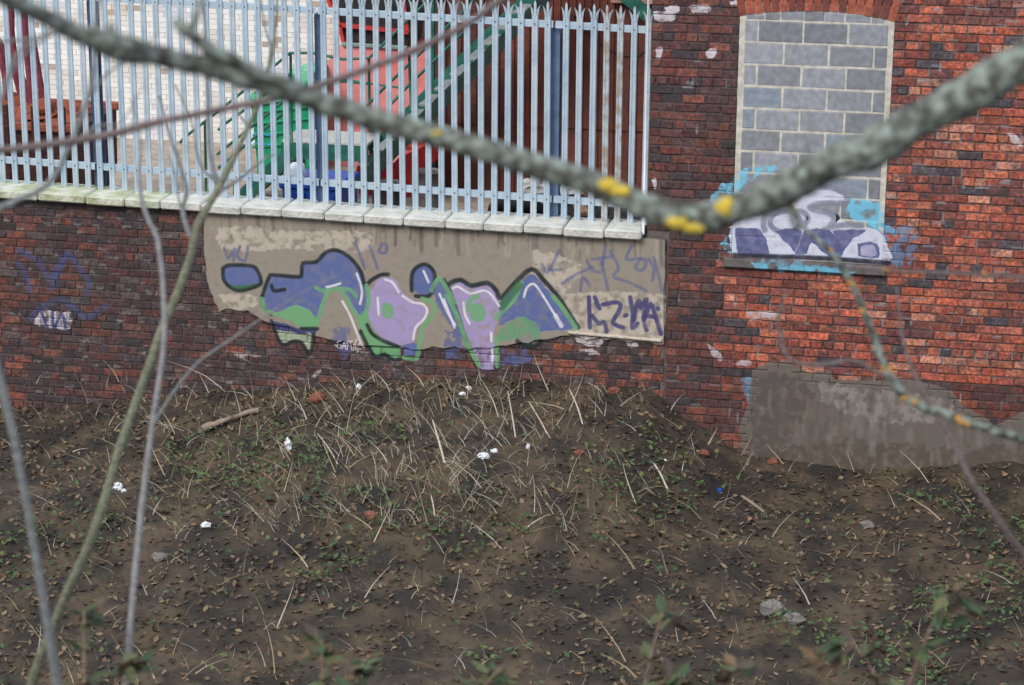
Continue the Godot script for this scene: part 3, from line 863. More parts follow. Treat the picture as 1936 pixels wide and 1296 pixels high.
# ---------------------------------------------------------------- palisade fence
func make_fence() -> void:
	var f := thing("palisade_fence", "galvanised steel palisade fence with three-pointed pales on the wall coping", "fence")
	var g := [mat(srgb(172, 190, 205), srgb(190, 206, 218), 0.5, 0.8, 0.012, 0.15, 0.1), mat(srgb(164, 184, 201), srgb(186, 202, 215), 0.55, 0.7, 0.012, 0.15, 0.1), mat(srgb(168, 184, 197), srgb(194, 207, 216), 0.55, 0.9, 0.012, 0.15, 0.1)]
	var rusty := mat(srgb(158, 150, 140), srgb(184, 198, 208), 0.65, 0.9, 0.02, 0.1, 0.1, 0.1)
	var pm := mat(srgb(86, 106, 138), srgb(106, 126, 156), 0.55, 0.8, 0.015, 0.15, 0.1)
	var ta := wp(582, 20, ZF)
	var tb := wp(1096, 50, ZF)
	var ba := wp(140, 313, ZF)
	var bb := wp(1087, 381, ZF)
	var ty := func(x: float) -> float: return lerpf(ta.y, tb.y, (x - ta.x) / (tb.x - ta.x))
	var by := func(x: float) -> float: return lerpf(ba.y, bb.y, (x - ba.x) / (bb.x - ba.x))
	var x1 := wp(1037, 46, ZF).x
	var step := (x1 - wp(609.5, 22, ZF).x) / 17.0
	var xs := []
	for k in 56: xs.append(x1 - step * k)
	for k in 7: xs.append(wp(1071.0 + 25.8 * k, 50, ZF).x)
	var meshes := []
	for v in 4:                                                # W-section pale, 2.1 m from coping to splayed points
		var st := mb()
		var L := 2.1
		var sp := [0.0, 0.55, 1.1, 1.65, L - 0.14]
		var pr := [[-0.034, 0.0], [-0.027, 0.010], [-0.012, 0.010], [-0.006, 0.003], [0.006, 0.003], [0.012, 0.010], [0.027, 0.010], [0.034, 0.0]]
		for i in sp.size() - 1:
			for k in pr.size() - 1:
				var a := Vector3(pr[k][0], sp[i], pr[k][1])
				var b := Vector3(pr[k + 1][0], sp[i], pr[k + 1][1])
				var c := Vector3(pr[k + 1][0], sp[i + 1], pr[k + 1][1])
				var d := Vector3(pr[k][0], sp[i + 1], pr[k][1])
				face(st, a, b, c, d)
				var o := Vector3(0, 0, -0.003)
				face(st, b + o, a + o, d + o, c + o)
		for sg in [-1.0, 1.0]:
			face(st, Vector3(0.034 * sg, 0, 0), Vector3(0.034 * sg, 0, -0.003), Vector3(0.034 * sg, L - 0.14, -0.003), Vector3(0.034 * sg, L - 0.14, 0))
		var y := L - 0.14
		prism(st, PackedVector2Array([Vector2(-0.0125, y), Vector2(0.0125, y), Vector2(0.0135, L - 0.03), Vector2(0.006, L - 0.004), Vector2(0, L), Vector2(-0.006, L - 0.004), Vector2(-0.0135, L - 0.03)]), 0.0, 0.006)
		for sg in [-1.0, 1.0]:                                  # side points, bent outwards and forwards
			var out := 0.022 + 0.006 * v
			var p := [Vector3(sg * 0.014, y, 0.006), Vector3(sg * 0.034, y, 0.0), Vector3(sg * (0.034 + out * 0.35), y + 0.055, 0.008), Vector3(sg * (0.030 + out), y + 0.105, 0.02), Vector3(sg * 0.02, y + 0.06, 0.012)]
			for e in [[0, 1, 2], [0, 2, 4], [4, 2, 3]]:
				for q in e: st.add_vertex(p[q])
				for q in [e[2], e[1], e[0]]: st.add_vertex(p[q] + Vector3(0, 0, -0.003))
		st.generate_normals()
		meshes.append(st.commit())
	for i in xs.size():
		var x: float = xs[i]
		if x < -8.2: continue
		var o := MeshInstance3D.new()
		o.name = "pale"
		o.mesh = meshes[i % 4]
		var hh := absf(sin(i * 12.9898) * 43758.5)
		hh -= floorf(hh)
		o.material_override = g[int(hh * 3.0)]
		if i in [59, 60]: o.material_override = rusty
		f.add_child(o, true)
		var tip: float = ty.call(x) + 0.243
		var bot := coping_low(x) + 0.10
		o.position = Vector3(x + rng.randf_range(-0.003, 0.003), bot, ZF)
		o.scale = Vector3(1, (tip - bot) / 2.1, 1)
		o.rotation.z = rng.randf_range(-0.004, 0.004)
		for q in [ty.call(x), by.call(x)]:                       # rivets
			var st := mb(false)
			var yl: float = (q - bot) / o.scale.y
			tube(st, [Vector3(0, yl, -0.002), Vector3(0, yl, 0.009), Vector3(0, yl, 0.011)], [0.0075, 0.0075, 0.004], 6)
			build(st, "rivet", pm, o)
	var posts := [wp(165, 30, ZF).x - 2.57, wp(170, 100, ZF).x, wp(601, 200, ZF).x, wp(1046, 200, ZF).x, 1.41]
	for i in posts.size():
		var x: float = posts[i]
		if i < 4:
			var st := mb()                                       # rolled steel joist
			var y0 := coping_low(x) + 0.1
			var y1: float = ty.call(x) - 0.035
			for e in [[0.0, -0.085, 0.1, 0.008], [0.0, -0.185, 0.1, 0.008]]:
				box(st, Vector3(x, (y0 + y1) * 0.5, ZF + e[1]), Vector3(e[2], y1 - y0, e[3]))
			box(st, Vector3(x, (y0 + y1) * 0.5, ZF - 0.135), Vector3(0.007, y1 - y0, 0.092))
			build(st, "post", pm, f)
		if i == posts.size() - 1: continue
		var xe: float = posts[i + 1]
		for q in [ty, by]:
			var a := Vector3(x + 0.012, q.call(x), ZF - 0.012)
			var b := Vector3(xe - 0.012, q.call(xe), ZF - 0.012)
			var st := mb()
			var bs := Basis(Vector3.BACK, atan2(b.y - a.y, b.x - a.x))
			box(st, (a + b) * 0.5 + Vector3(0, 0, -0.002), Vector3(a.distance_to(b), 0.068, 0.006), bs)
			box(st, (a + b) * 0.5 + Vector3(0, 0.031, -0.034), Vector3(a.distance_to(b), 0.006, 0.056), bs)
			build(st, "rail", g[i % 2], f)
	var xs2 := wp(831, 390, ZF).x
	var st := mb()
	box(st, Vector3(xs2, (by.call(xs2) + coping_low(xs2) + 0.1) * 0.5, ZF - 0.03), Vector3(0.032, by.call(xs2) - coping_low(xs2) - 0.1, 0.006))
	build(st, "support_strut", g[0], f)

# ---------------------------------------------------------------- the yard behind the fence
func make_yard() -> void:
	# cream painted brick wall
	var pw := thing("painted_wall", "peeling cream painted brick wall at the back of the yard", "wall")
	var zc := -8.0
	var st := mb()
	var xa := -14.0
	var xb := wp(860, 100, zc).x
	box(st, Vector3((xa + xb) * 0.5, 3.5, zc - 0.2), Vector3(xb - xa, 7.2, 0.36))
	build(st, "wall_core", mat(srgb(212, 204, 196), srgb(224, 218, 212), 0.95, 1.0), pw)
	st = mb()
	var y := 0.0
	var row := 0
	while y < 6.0:
		var x := -11.5 + (0.115 if row % 2 else 0.0)
		while x < xb - 0.12:
			var k := n1.get_noise_2d(x * 30.0, y * 60.0)
			var k2 := n2.get_noise_2d(x * 25.0 + 300.0, y * 70.0)
			var c := srgb(231, 229, 227)
			if k > 0.16: c = srgb(220, 215, 210)
			if k2 > 0.36: c = srgb(210, 199, 189)
			if k2 > 0.47: c = srgb(182, 164, 152)
			if k < -0.4: c = srgb(212, 210, 218)
			c = c * rng.randf_range(0.97, 1.02)
			st.set_color(c.srgb_to_linear())
			var z := zc + rng.randf_range(-0.004, 0.004)
			bevel_box(st, Vector3(x + 0.11, y + 0.035, z - 0.023), Vector3(0.221, 0.071, 0.05), 0.002)
			x += 0.226
		y += 0.075
		row += 1
	build(st, "brickwork", vmat(0.9), pw).set_meta("kind", "stuff")
	# brown steel shed
	var sh := thing("steel_shed", "rust-brown corrugated steel shed behind the right end of the fence", "shed")
	var zs := -5.6
	var bm := [mat(srgb(92, 50, 43), srgb(112, 60, 50), 0.75, 0.4, 0.015, 0.0, 0.2), mat(srgb(86, 47, 42), srgb(106, 57, 48), 0.75, 0.5, 0.015, 0.0, 0.2), mat(srgb(100, 52, 42), srgb(122, 62, 50), 0.75, 0.4, 0.015, 0.0, 0.2)]
	var sx := wp(818, 100, zs).x
	var seam := wp(1000, 238, zs).y
	for r in 2:
		var y0 := 0.7 if r == 0 else seam
		var y1 := seam + 0.05 if r == 0 else 6.6
		for k in 5:
			st = mb()
			var z := zs + (0.0 if r == 0 else 0.03)
			for e in 10:
				var x0 := sx + k * 1.0 + e * 0.1
				var pr := [[0.0, 0.0], [0.052, 0.0], [0.062, 0.022], [0.09, 0.022], [0.1, 0.0]]
				for q in 4:
					face(st, Vector3(x0 + pr[q][0], y0, z + pr[q][1]), Vector3(x0 + pr[q + 1][0], y0, z + pr[q + 1][1]), Vector3(x0 + pr[q + 1][0], y1, z + pr[q + 1][1]), Vector3(x0 + pr[q][0], y1, z + pr[q][1]))
			build(st, "steel_sheet", bm[(k + r) % 3] if r else bm[2 if k % 2 else 0], sh)
	st = mb()
	box(st, Vector3(sx + 2.5, 3.25, zs - 1.25), Vector3(5.0, 6.6, 2.4))
	build(st, "shed_body", bm[1], sh)
	st = mb()
	bevel_box(st, Vector3(wp(1225, -6, zs).x, wp(1225, -4, zs).y, zs + 0.1), Vector3(0.9, 0.12, 0.12), 0.01)
	build(st, "lintel", mat(srgb(166, 128, 116), srgb(188, 150, 136), 0.9, 1.0), sh)
	# hanging cable on the shed
	st = mb(false)
	var cp := []
	for q in [[1085, 30], [1110, 62], [1140, 86], [1165, 100], [1185, 106], [1205, 104], [1225, 94], [1240, 84]]: cp.append(wp(q[0], q[1], zs + 0.06))
	var sp := smooth_path(cp, [0.009, 0.009, 0.009, 0.009, 0.009, 0.009, 0.009, 0.009], 3)
	tube(st, sp[0], sp[1], 6)
	single(st, "cable", mat(srgb(38, 34, 34), srgb(52, 48, 46), 0.7, 1.0, 0.02, 0.0, 0.1), "thin dark cable sagging across the rust-brown shed wall", "cable")
	make_stairs()
	# red hopper with a black mouth
	var zh := -6.9
	var rm := mat(srgb(218, 118, 115), srgb(230, 148, 147), 0.5, 0.35, 0.012, 0.0, 0.1)  # red lightened to pink: sky light on the sloping panel put into the colour
	var rm2 := mat(srgb(178, 44, 42), srgb(204, 60, 54), 0.5, 0.9, 0.02, 0.0, 0.2)
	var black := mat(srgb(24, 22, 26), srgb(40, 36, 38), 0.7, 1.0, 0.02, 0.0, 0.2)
	var hop := thing("red_hopper", "red steel hopper, body tinted pale for sky light, with a black open mouth, behind the green stair platform", "hopper")
	st = mb()
	prism(st, px_poly([600, 250, 598, 170, 624, 108, 646, 82, 770, 94, 812, 100, 812, 345, 600, 345], zh), zh - 1.0, zh)
	build(st, "body", rm, hop)
	st = mb()
	bevel_box(st, (wp(600, 262, zh) + wp(812, 282, zh)) * 0.5 + Vector3(0, 0.06, 0.02), Vector3(1.5, 0.16, 0.1), 0.01)
	build(st, "skirt", rm2, hop)
	st = mb()
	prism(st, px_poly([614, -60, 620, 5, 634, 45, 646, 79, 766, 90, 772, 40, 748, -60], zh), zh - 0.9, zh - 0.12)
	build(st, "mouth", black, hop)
	for a in [[640, 48, 770, 62], [640, 48, 648, 82], [618, 0, 640, 48], [755, -40, 768, 62]]:
		st = mb()
		var p0 := wp(a[0], a[1], zh)
		var p1 := wp(a[2], a[3], zh)
		box(st, (p0 + p1) * 0.5 + Vector3(0, 0, -0.06), Vector3(p0.distance_to(p1), 0.05, 0.07), Basis(Vector3.BACK, atan2(p1.y - p0.y, p1.x - p0.x)))
		build(st, "frame_bar", rm2, hop)
	st = mb()
	bevel_box(st, (wp(648, 81, zh) + wp(770, 92, zh)) * 0.5 + Vector3(0, 0, 0.02), Vector3(0.92, 0.05, 0.06), 0.008, Basis(Vector3.BACK, -0.02))
	build(st, "lip", mat(srgb(88, 120, 112), srgb(168, 180, 176), 0.8, 4.0, 0.05), hop)
	# red skip under the stair
	var rs := thing("red_bin", "bright red metal bin half hidden under the green stair", "bin")
	var zr := -5.2
	st = mb()
	prism(st, px_poly([672, 326, 676, 312, 735, 318, 752, 300, 832, 262, 836, 292, 776, 350, 770, 430, 690, 430], zr), zr - 0.35, zr)
	build(st, "body", mat(srgb(196, 40, 44), srgb(216, 56, 56), 0.5, 0.9, 0.02, 0.0, 0.2), rs)
	st = mb()
	prism(st, px_poly([698, 322, 712, 326, 706, 334, 697, 330], zr), zr - 0.01, zr + 0.008)
	build(st, "label_plate", mat(srgb(216, 190, 186), srgb(230, 210, 206), 0.7), rs)
	# emerald bin
	var gb := thing("green_bin", "large emerald green plastic bin with ridged sides behind the left stair flight", "bin")
	var zg := -6.2
	var gm := mat(srgb(6, 132, 92), srgb(24, 158, 112), 0.45, 0.8, 0.02, 0.0, 0.1)
	st = mb()
	prism(st, px_poly([474, 196, 588, 178, 588, 420, 492, 420, 484, 290], zg), zg - 1.0, zg)
	build(st, "body", gm, gb)
	for k in 4:
		st = mb()
		var p0 := wp(478, 212 + 22 * k, zg)
		var p1 := wp(588, 202 + 22 * k, zg)
		bevel_box(st, (p0 + p1) * 0.5 + Vector3(0, 0, 0.012), Vector3(p0.distance_to(p1), 0.035, 0.04), 0.008, Basis(Vector3.BACK, atan2(p1.y - p0.y, p1.x - p0.x)))
		build(st, "ridge", gm, gb)
	st = mb()
	prism(st, px_poly([470, 200, 474, 178, 520, 150, 560, 138, 592, 138, 594, 182], zg), zg - 1.02, zg + 0.04)
	build(st, "lid", mat(srgb(40, 152, 112), srgb(120, 196, 162), 0.45, 0.9, 0.02, 0.0, 0.1, 0.1), gb)
	for k in 2:
		st = mb()
		var p0 := wp(480, 253 + 18 * k, zg)
		var p1 := wp(524, 255 + 18 * k, zg)
		box(st, (p0 + p1) * 0.5 + Vector3(0, 0, 0.03), Vector3(p0.distance_to(p1), 0.02, 0.02))
		build(st, "strap", mat(srgb(40, 140, 200), srgb(70, 170, 220), 0.6), gb)
	# blue crate and what lies around it
	var bc := thing("blue_crate", "royal blue plastic crate just behind the fence under the stair platform", "crate")
	var zb := -1.35
	var blm := mat(srgb(14, 62, 150), srgb(30, 84, 180), 0.45, 1.0, 0.02, 0.0, 0.1)
	var c0 := wp(532, 342, zb)
	var c1 := wp(645, 350, zb)
	st = mb()
	bevel_box(st, Vector3((c0.x + c1.x) * 0.5, (c0.y + 0.75) * 0.5, zb - 0.35), Vector3(c1.x - c0.x, c0.y - 0.75, 0.7), 0.02)
	build(st, "body", blm, bc)
	st = mb()
	bevel_box(st, Vector3((c0.x + c1.x) * 0.5, c0.y - 0.05, zb - 0.35), Vector3(c1.x - c0.x + 0.06, 0.08, 0.76), 0.02)
	build(st, "rim", blm, bc)
	for k in 4:
		st = mb()
		bevel_box(st, Vector3(lerpf(c0.x, c1.x, 0.12 + 0.25 * k), c0.y - 0.5, zb + 0.012), Vector3(0.03, 0.75, 0.04), 0.008)
		build(st, "rib", blm, bc)
	st = mb(false)
	lump(st, Vector3(wp(560, 330, -1.6).x, c0.y + 0.03, -1.6), Vector3(0.13, 0.14, 0.12), 0.5, 20.0, 3.0, 14, 9, -0.6)
	single(st, "white_bag", mat(srgb(206, 212, 222), srgb(232, 236, 240), 0.6), "crumpled white plastic bag lying on the blue crate", "bag")
	# scrap along the fence: drums and heaps that stand on the yard
	var drums := [[665, 396, 0.17, srgb(40, 42, 50), srgb(62, 62, 68), "dark oil drum standing right of the blue crate behind the fence"], [724, 352, 0.18, srgb(66, 62, 64), srgb(92, 86, 84), "grey oil drum below the red bin behind the fence"], [800, 330, 0.2, srgb(70, 66, 72), srgb(112, 104, 100), "tall grey drum standing against the rust-brown shed"], [480, 385, 0.19, srgb(30, 30, 36), srgb(50, 48, 50), "black oil drum left of the blue crate behind the fence"]]
	for q in drums:
		var zd := -1.1 if q[0] < 790 else -3.6
		var p := wp(q[0], q[1], zd)
		var o := thing("oil_drum", q[5], "drum", "drums behind the fence", Vector3(p.x, 0.75, zd - 0.2))
		var dm := mat(q[3], q[4], 0.6, 1.2, 0.03, 0.1, 0.3)
		var H := p.y - 0.75
		st = mb(false)
		var pa := []
		var ra := []
		for e in [[0.0, 1.0], [0.32, 1.0], [0.34, 1.04], [0.36, 1.0], [0.65, 1.0], [0.67, 1.04], [0.69, 1.0], [0.985, 1.0], [0.99, 1.04], [1.0, 1.04]]:
			pa.append(Vector3(0, e[0] * H, 0))
			ra.append(q[2] * e[1])
		tube(st, pa, ra, 16)
		build(st, "barrel", dm, o)
		st = mb(false)
		tube(st, [Vector3(0.08, H, 0.03), Vector3(0.08, H + 0.02, 0.03)], [0.03, 0.03], 8)
		build(st, "bung", dm, o)
	var rub := thing("rubble_heap", "dark heap of scrap and rubble behind the right end of the fence", "heap")
	st = mb()
	lump(st, Vector3(wp(1110, 400, -1.4).x, 0.7, -1.5), Vector3(1.3, 1.02, 0.9), 0.3, 40.0, 8.0, 44, 24, -0.1)
	build(st, "heap", mat(srgb(34, 34, 42), srgb(84, 78, 78), 0.9, 2.0, 0.04, 0.0, 1.0), rub)
	for q in [[968, 402, -0.95, 0.10, "black rubber tyre lying left of the scrap heap"], [994, 405, -0.9, 0.11, "black rubber tyre leaning on the scrap heap beside the fence post"]]:
		var p := wp(q[0], q[1], q[2])
		var o := thing("tyre", q[4], "tyre", "tyres by the heap", p)
		st = mb(false)
		var pa := []
		var ra := []
		for k in 21:
			var a := TAU * k / 20.0
			pa.append(Vector3(0.2 * cos(a), 0.14 * sin(a), 0.12 * sin(a)))
			ra.append(0.075)
		tube(st, pa, ra, 10, 0.0, false)
		build(st, "tread", mat(srgb(22, 22, 26), srgb(36, 36, 40), 0.8, 3.0, 0.05), o)
	for q in [[1016, 356, -1.25, 0.2, 0.12, 5.0, "torn white sack lying on top of the scrap heap"], [1072, 362, -1.3, 0.16, 0.06, 9.0, "flat pale sack end lying right of the torn white sack"]]:
		st = mb()
		lump(st, wp(q[0], q[1], q[2]), Vector3(q[3], q[4], 0.2), 0.7, 30.0, q[5], 18, 12, -0.5)
		single(st, "sack", mat(srgb(176, 172, 166), srgb(222, 218, 212), 0.9, 4.0, 0.05), q[6], "sack")
	st = mb()
	bevel_box(st, wp(1098, 394, -0.85), Vector3(0.13, 0.05, 0.3), 0.004, Basis.from_euler(Vector3(0.2, 0.3, 0.05)))
	single(st, "timber_offcut", mat(srgb(150, 110, 84), srgb(186, 146, 116), 0.85, 4.0), "short brown timber offcut on the dark scrap heap", "timber")
	# rusty skip at the left
	var sk := thing("rusty_skip", "rusty brown steel skip behind the left end of the fence", "skip")
	var rz := -2.2
	var rusm := mat(srgb(62, 34, 32), srgb(92, 50, 42), 0.85, 1.4, 0.03, 0.0, 0.6)
	var rim := mat(srgb(132, 66, 46), srgb(168, 92, 66), 0.85, 1.6, 0.03, 0.0, 0.6)
	var s0 := wp(-130, 236, rz)
	var s1 := wp(134, 248, rz)
	st = mb()
	prism(st, PackedVector2Array([Vector2(s0.x, s0.y), Vector2(s1.x, s1.y), Vector2(s1.x - 0.02, 1.3), Vector2(s1.x - 0.3, 0.75), Vector2(s0.x + 0.3, 0.75), Vector2(s0.x, 1.3)]), rz - 1.5, rz)
	build(st, "body", rusm, sk)
	for e in [0.0, -1.5]:
		st = mb()
		bevel_box(st, Vector3((s0.x + s1.x) * 0.5, s1.y + 0.03, rz + e), Vector3(s1.x - s0.x + 0.1, 0.1, 0.1), 0.012)
		build(st, "rim", rim, sk)
	for k in 5:
		st = mb()
		bevel_box(st, Vector3(lerpf(s0.x, s1.x, 0.15 + 0.2 * k), 1.75, rz + 0.03), Vector3(0.07, 1.2, 0.07), 0.01)
		build(st, "rib", rusm, sk)
	# scrap inside the skip
	st = mb()
	lump(st, Vector3((s0.x + s1.x) * 0.5, s1.y - 0.05, rz - 0.75), Vector3(0.72, 0.3, 0.6), 0.6, 34.0, 2.0, 30, 16)
	single(st, "scrap_load", mat(srgb(120, 58, 42), srgb(166, 92, 66), 0.9, 3.0, 0.05), "orange rusty scrap heaped inside the brown skip", "scrap")
	# maroon grab claw
	var gr := thing("grab_claw", "maroon steel scrap grab with curved tines resting in the rusty skip", "grab")
	var mm := mat(srgb(112, 44, 58), srgb(142, 66, 80), 0.55, 1.0, 0.02, 0.0, 0.2)
	var zt := -2.85
	for q in [[[-40, -60, 14, 0, 20, 60, 28, 110, 46, 160, 62, 215], 0.0], [[20, -60, 40, 10, 48, 80, 54, 140, 62, 215], 0.18], [[-60, 20, -20, 60, 4, 120, 10, 160, 14, 215], 0.1], [[40, -50, 58, 60, 72, 140, 82, 190, 84, 215], -0.2], [[-30, 40, 20, 120, 36, 170, 46, 215], -0.3]]:
		var pa := []
		var ra := []
		var n: int = q[0].size() / 2
		for i in n:
			pa.append(wp(q[0][2 * i], q[0][2 * i + 1], zt + q[1]))
			ra.append(lerpf(0.06, 0.034, float(i) / (n - 1)))
		sp = smooth_path(pa, ra, 4)
		st = mb(false)
		tube(st, sp[0], sp[1], 8)
		build(st, "tine", mm, gr)
	st = mb()
	bevel_box(st, wp(10, -70, zt - 0.05), Vector3(0.7, 0.4, 0.5), 0.04)
	build(st, "hub", mm, gr)

func rail_tube(p: Node3D, called: String, raw: Array, z: float, m: Material, r := 0.019) -> void:
	var a := []
	var rr := []
	for i in range(0, raw.size(), 2):
		a.append(wp(raw[i], raw[i + 1], z))
		rr.append(r)
	var st := mb(false)
	tube(st, a, rr, 8)
	build(st, called, m, p)
func make_stairs() -> void:
	var t := thing("green_staircase", "dark green steel staircase with handrails and a landing behind the fence", "staircase")
	var zf := -4.95
	var zn := -4.25
	var gm := mat(srgb(22, 84, 72), srgb(40, 108, 92), 0.5, 1.2, 0.02, 0.0, 0.15)
	var dk := mat(srgb(14, 34, 32), srgb(26, 48, 44), 0.6, 1.2, 0.02, 0.0, 0.15)  # blackish green for the near stringer
	var tr := mat(srgb(116, 122, 124), srgb(160, 164, 162), 0.8, 3.0, 0.05)
	var lg := mat(srgb(168, 168, 162), srgb(196, 196, 190), 0.85, 2.0, 0.04)
	var st := mb()
	prism(st, px_poly([698, 272, 1080, -102, 1080, -52, 704, 318, 698, 318], zf), zf - 0.012, zf + 0.012)
	build(st, "stringer", gm, t)
	var a := wp(704, 306, zf)
	var b := wp(1080, -62, zf)
	st = mb()
	var q := PackedVector2Array([Vector2(a.x, a.y - 0.02), Vector2(b.x, b.y - 0.02), Vector2(b.x, b.y - 0.2), Vector2(a.x + 0.05, a.y - 0.24), Vector2(a.x, a.y - 0.2)])
	prism(st, q, zn - 0.012, zn + 0.012)
	build(st, "stringer", dk, t).set_meta("label", "blackish green near stringer")
	var n := int((b.y - a.y) / 0.19)
	for k in n:
		st = mb()
		var u := (k + 0.6) / n
		bevel_box(st, Vector3(lerpf(a.x, b.x, u), lerpf(a.y, b.y, u) - 0.01, (zf + zn) * 0.5), Vector3(0.25, 0.035, zn - zf - 0.026), 0.005)
		build(st, "tread", tr, t)
	# landing
	var py := wp(630, 247, zf).y
	var x0 := wp(548, 262, -4.6).x
	var x1 := wp(708, 262, -4.6).x
	st = mb()
	bevel_box(st, Vector3((x0 + x1) * 0.5, py - 0.02, (zf + zn) * 0.5), Vector3(x1 - x0, 0.04, zn - zf), 0.006)
	build(st, "landing", lg, t)
	for e in [zf, zn]:
		st = mb()
		box(st, Vector3((x0 + x1) * 0.5, py - 0.14, e), Vector3(x1 - x0 + 0.02, 0.2, 0.02))
		build(st, "landing_beam", gm, t)
	for e in [[x0 + 0.05, zf], [x0 + 0.05, zn - 0.03], [x1 - 0.05, zf], [x1 - 0.05, zn - 0.03]]:
		st = mb()
		bevel_box(st, Vector3(e[0], (py - 0.25 + 0.75) * 0.5, e[1]), Vector3(0.08, py - 1.0, 0.05), 0.006)
		build(st, "leg", gm, t)
	# left flight, going down
	var la := wp(550, 272, zn)
	var lb := wp(392, 412, zn)
	for e in [zn, zf]:
		st = mb()
		prism(st, PackedVector2Array([Vector2(la.x, la.y), Vector2(la.x, la.y - 0.26), Vector2(lb.x, lb.y - 0.26), Vector2(lb.x, lb.y)]), e - 0.012, e + 0.012)
		build(st, "stringer", gm, t)
	var nl := int((la.y - lb.y) / 0.19)
	for k in nl:
		st = mb()
		var u := (k + 0.6) / nl
		bevel_box(st, Vector3(lerpf(la.x, lb.x, u), lerpf(la.y, lb.y, u) - 0.13, (zf + zn) * 0.5), Vector3(0.25, 0.035, zn - zf - 0.026), 0.005)
		build(st, "tread", tr, t)
	# handrails
	for r in [[340, 270, 346, 262, 438, 190, 548, 100, 590, 100, 648, 112, 697, 110, 815, -4, 900, -85], [410, 292, 440, 268, 490, 228, 548, 182, 600, 150, 697, 158]]:
		rail_tube(t, "handrail", r, zf, gm)
	for r in [[412, 246, 428, 232, 466, 205, 549, 140], [412, 318, 456, 281, 512, 234, 549, 204], [676, 216, 697, 196, 731, 161, 780, 115, 852, 44, 940, -42], [738, 198, 770, 164, 806, 129, 900, 38, 980, -40]]:
		rail_tube(t, "handrail", r, zn, gm)
	for r in [[646, 150, 700, 158, 757, 166]]:
		rail_tube(t, "handrail", r, zf, gm, 0.014)
	for r in [[387, 228, 390, 420, zf], [442, 258, 443, 400, zn], [549, 100, 551, 252, zf], [549, 138, 551, 272, zn], [697, 110, 699, 250, zf], [773, 96, 777, 208, zn], [880, 18, 884, 95, zf]]:
		rail_tube(t, "rail_post", [r[0], r[1], r[2], r[3]], r[4], gm)
	st = mb()
	var cx := wp(817, 100, -5.35).x
	bevel_box(st, Vector3(cx, 3.6, -5.35), Vector3(0.07, 5.7, 0.07), 0.006)
	build(st, "column", gm, t)
	st = mb()
	prism(st, px_poly([1150, -30, 1176, -30, 1234, 22, 1234, 46, 1222, 44, 1172, 0], -5.2), -5.25, -5.2)
	build(st, "brace", gm, t)

# ---------------------------------------------------------------- trees
func limb(parent: Node3D, called: String, raw: Array, m: Material, sides := 10, sub := 6, rough := 0.35, thick := 1.0, near := 1.0) -> void:   # raw: px, py, distance, radius in mm
	var a := []
	var r := []
	for i in range(0, raw.size(), 4):
		a.append(dp(raw[i], raw[i + 1], raw[i + 2] * near))
		r.append(raw[i + 3] * 0.001 * thick * near)
	if called == "trunk":                                       # down to its root
		var f: Vector3 = a[0]
		var gy := ground_y(f.x, f.z) - 0.1
		if gy < f.y - 0.05:
			a.push_front(Vector3(f.x, gy, f.z))
			r.push_front(r[0] * 1.3)
	var sp := smooth_path(a, r, sub)
	for i in range(1, sp[0].size() - 1):
		sp[0][i] += Vector3(rng.randf_range(-1, 1), rng.randf_range(-1, 1), rng.randf_range(-1, 1)) * float(sp[1][i]) * 0.1
	var st := mb(false)
	tube(st, sp[0], sp[1], sides, rough)
	build(st, called, m, parent)
func patch(parent: Node3D, px: float, py: float, t: float, rx: float, ry: float, m: Material, sd: float) -> void:
	var st := mb(false)
	lump(st, dp(px, py, t), Vector3(rx, ry, rx * 0.6), 0.5, 24.0, sd, 14, 10)
	build(st, "lichen", m, parent)
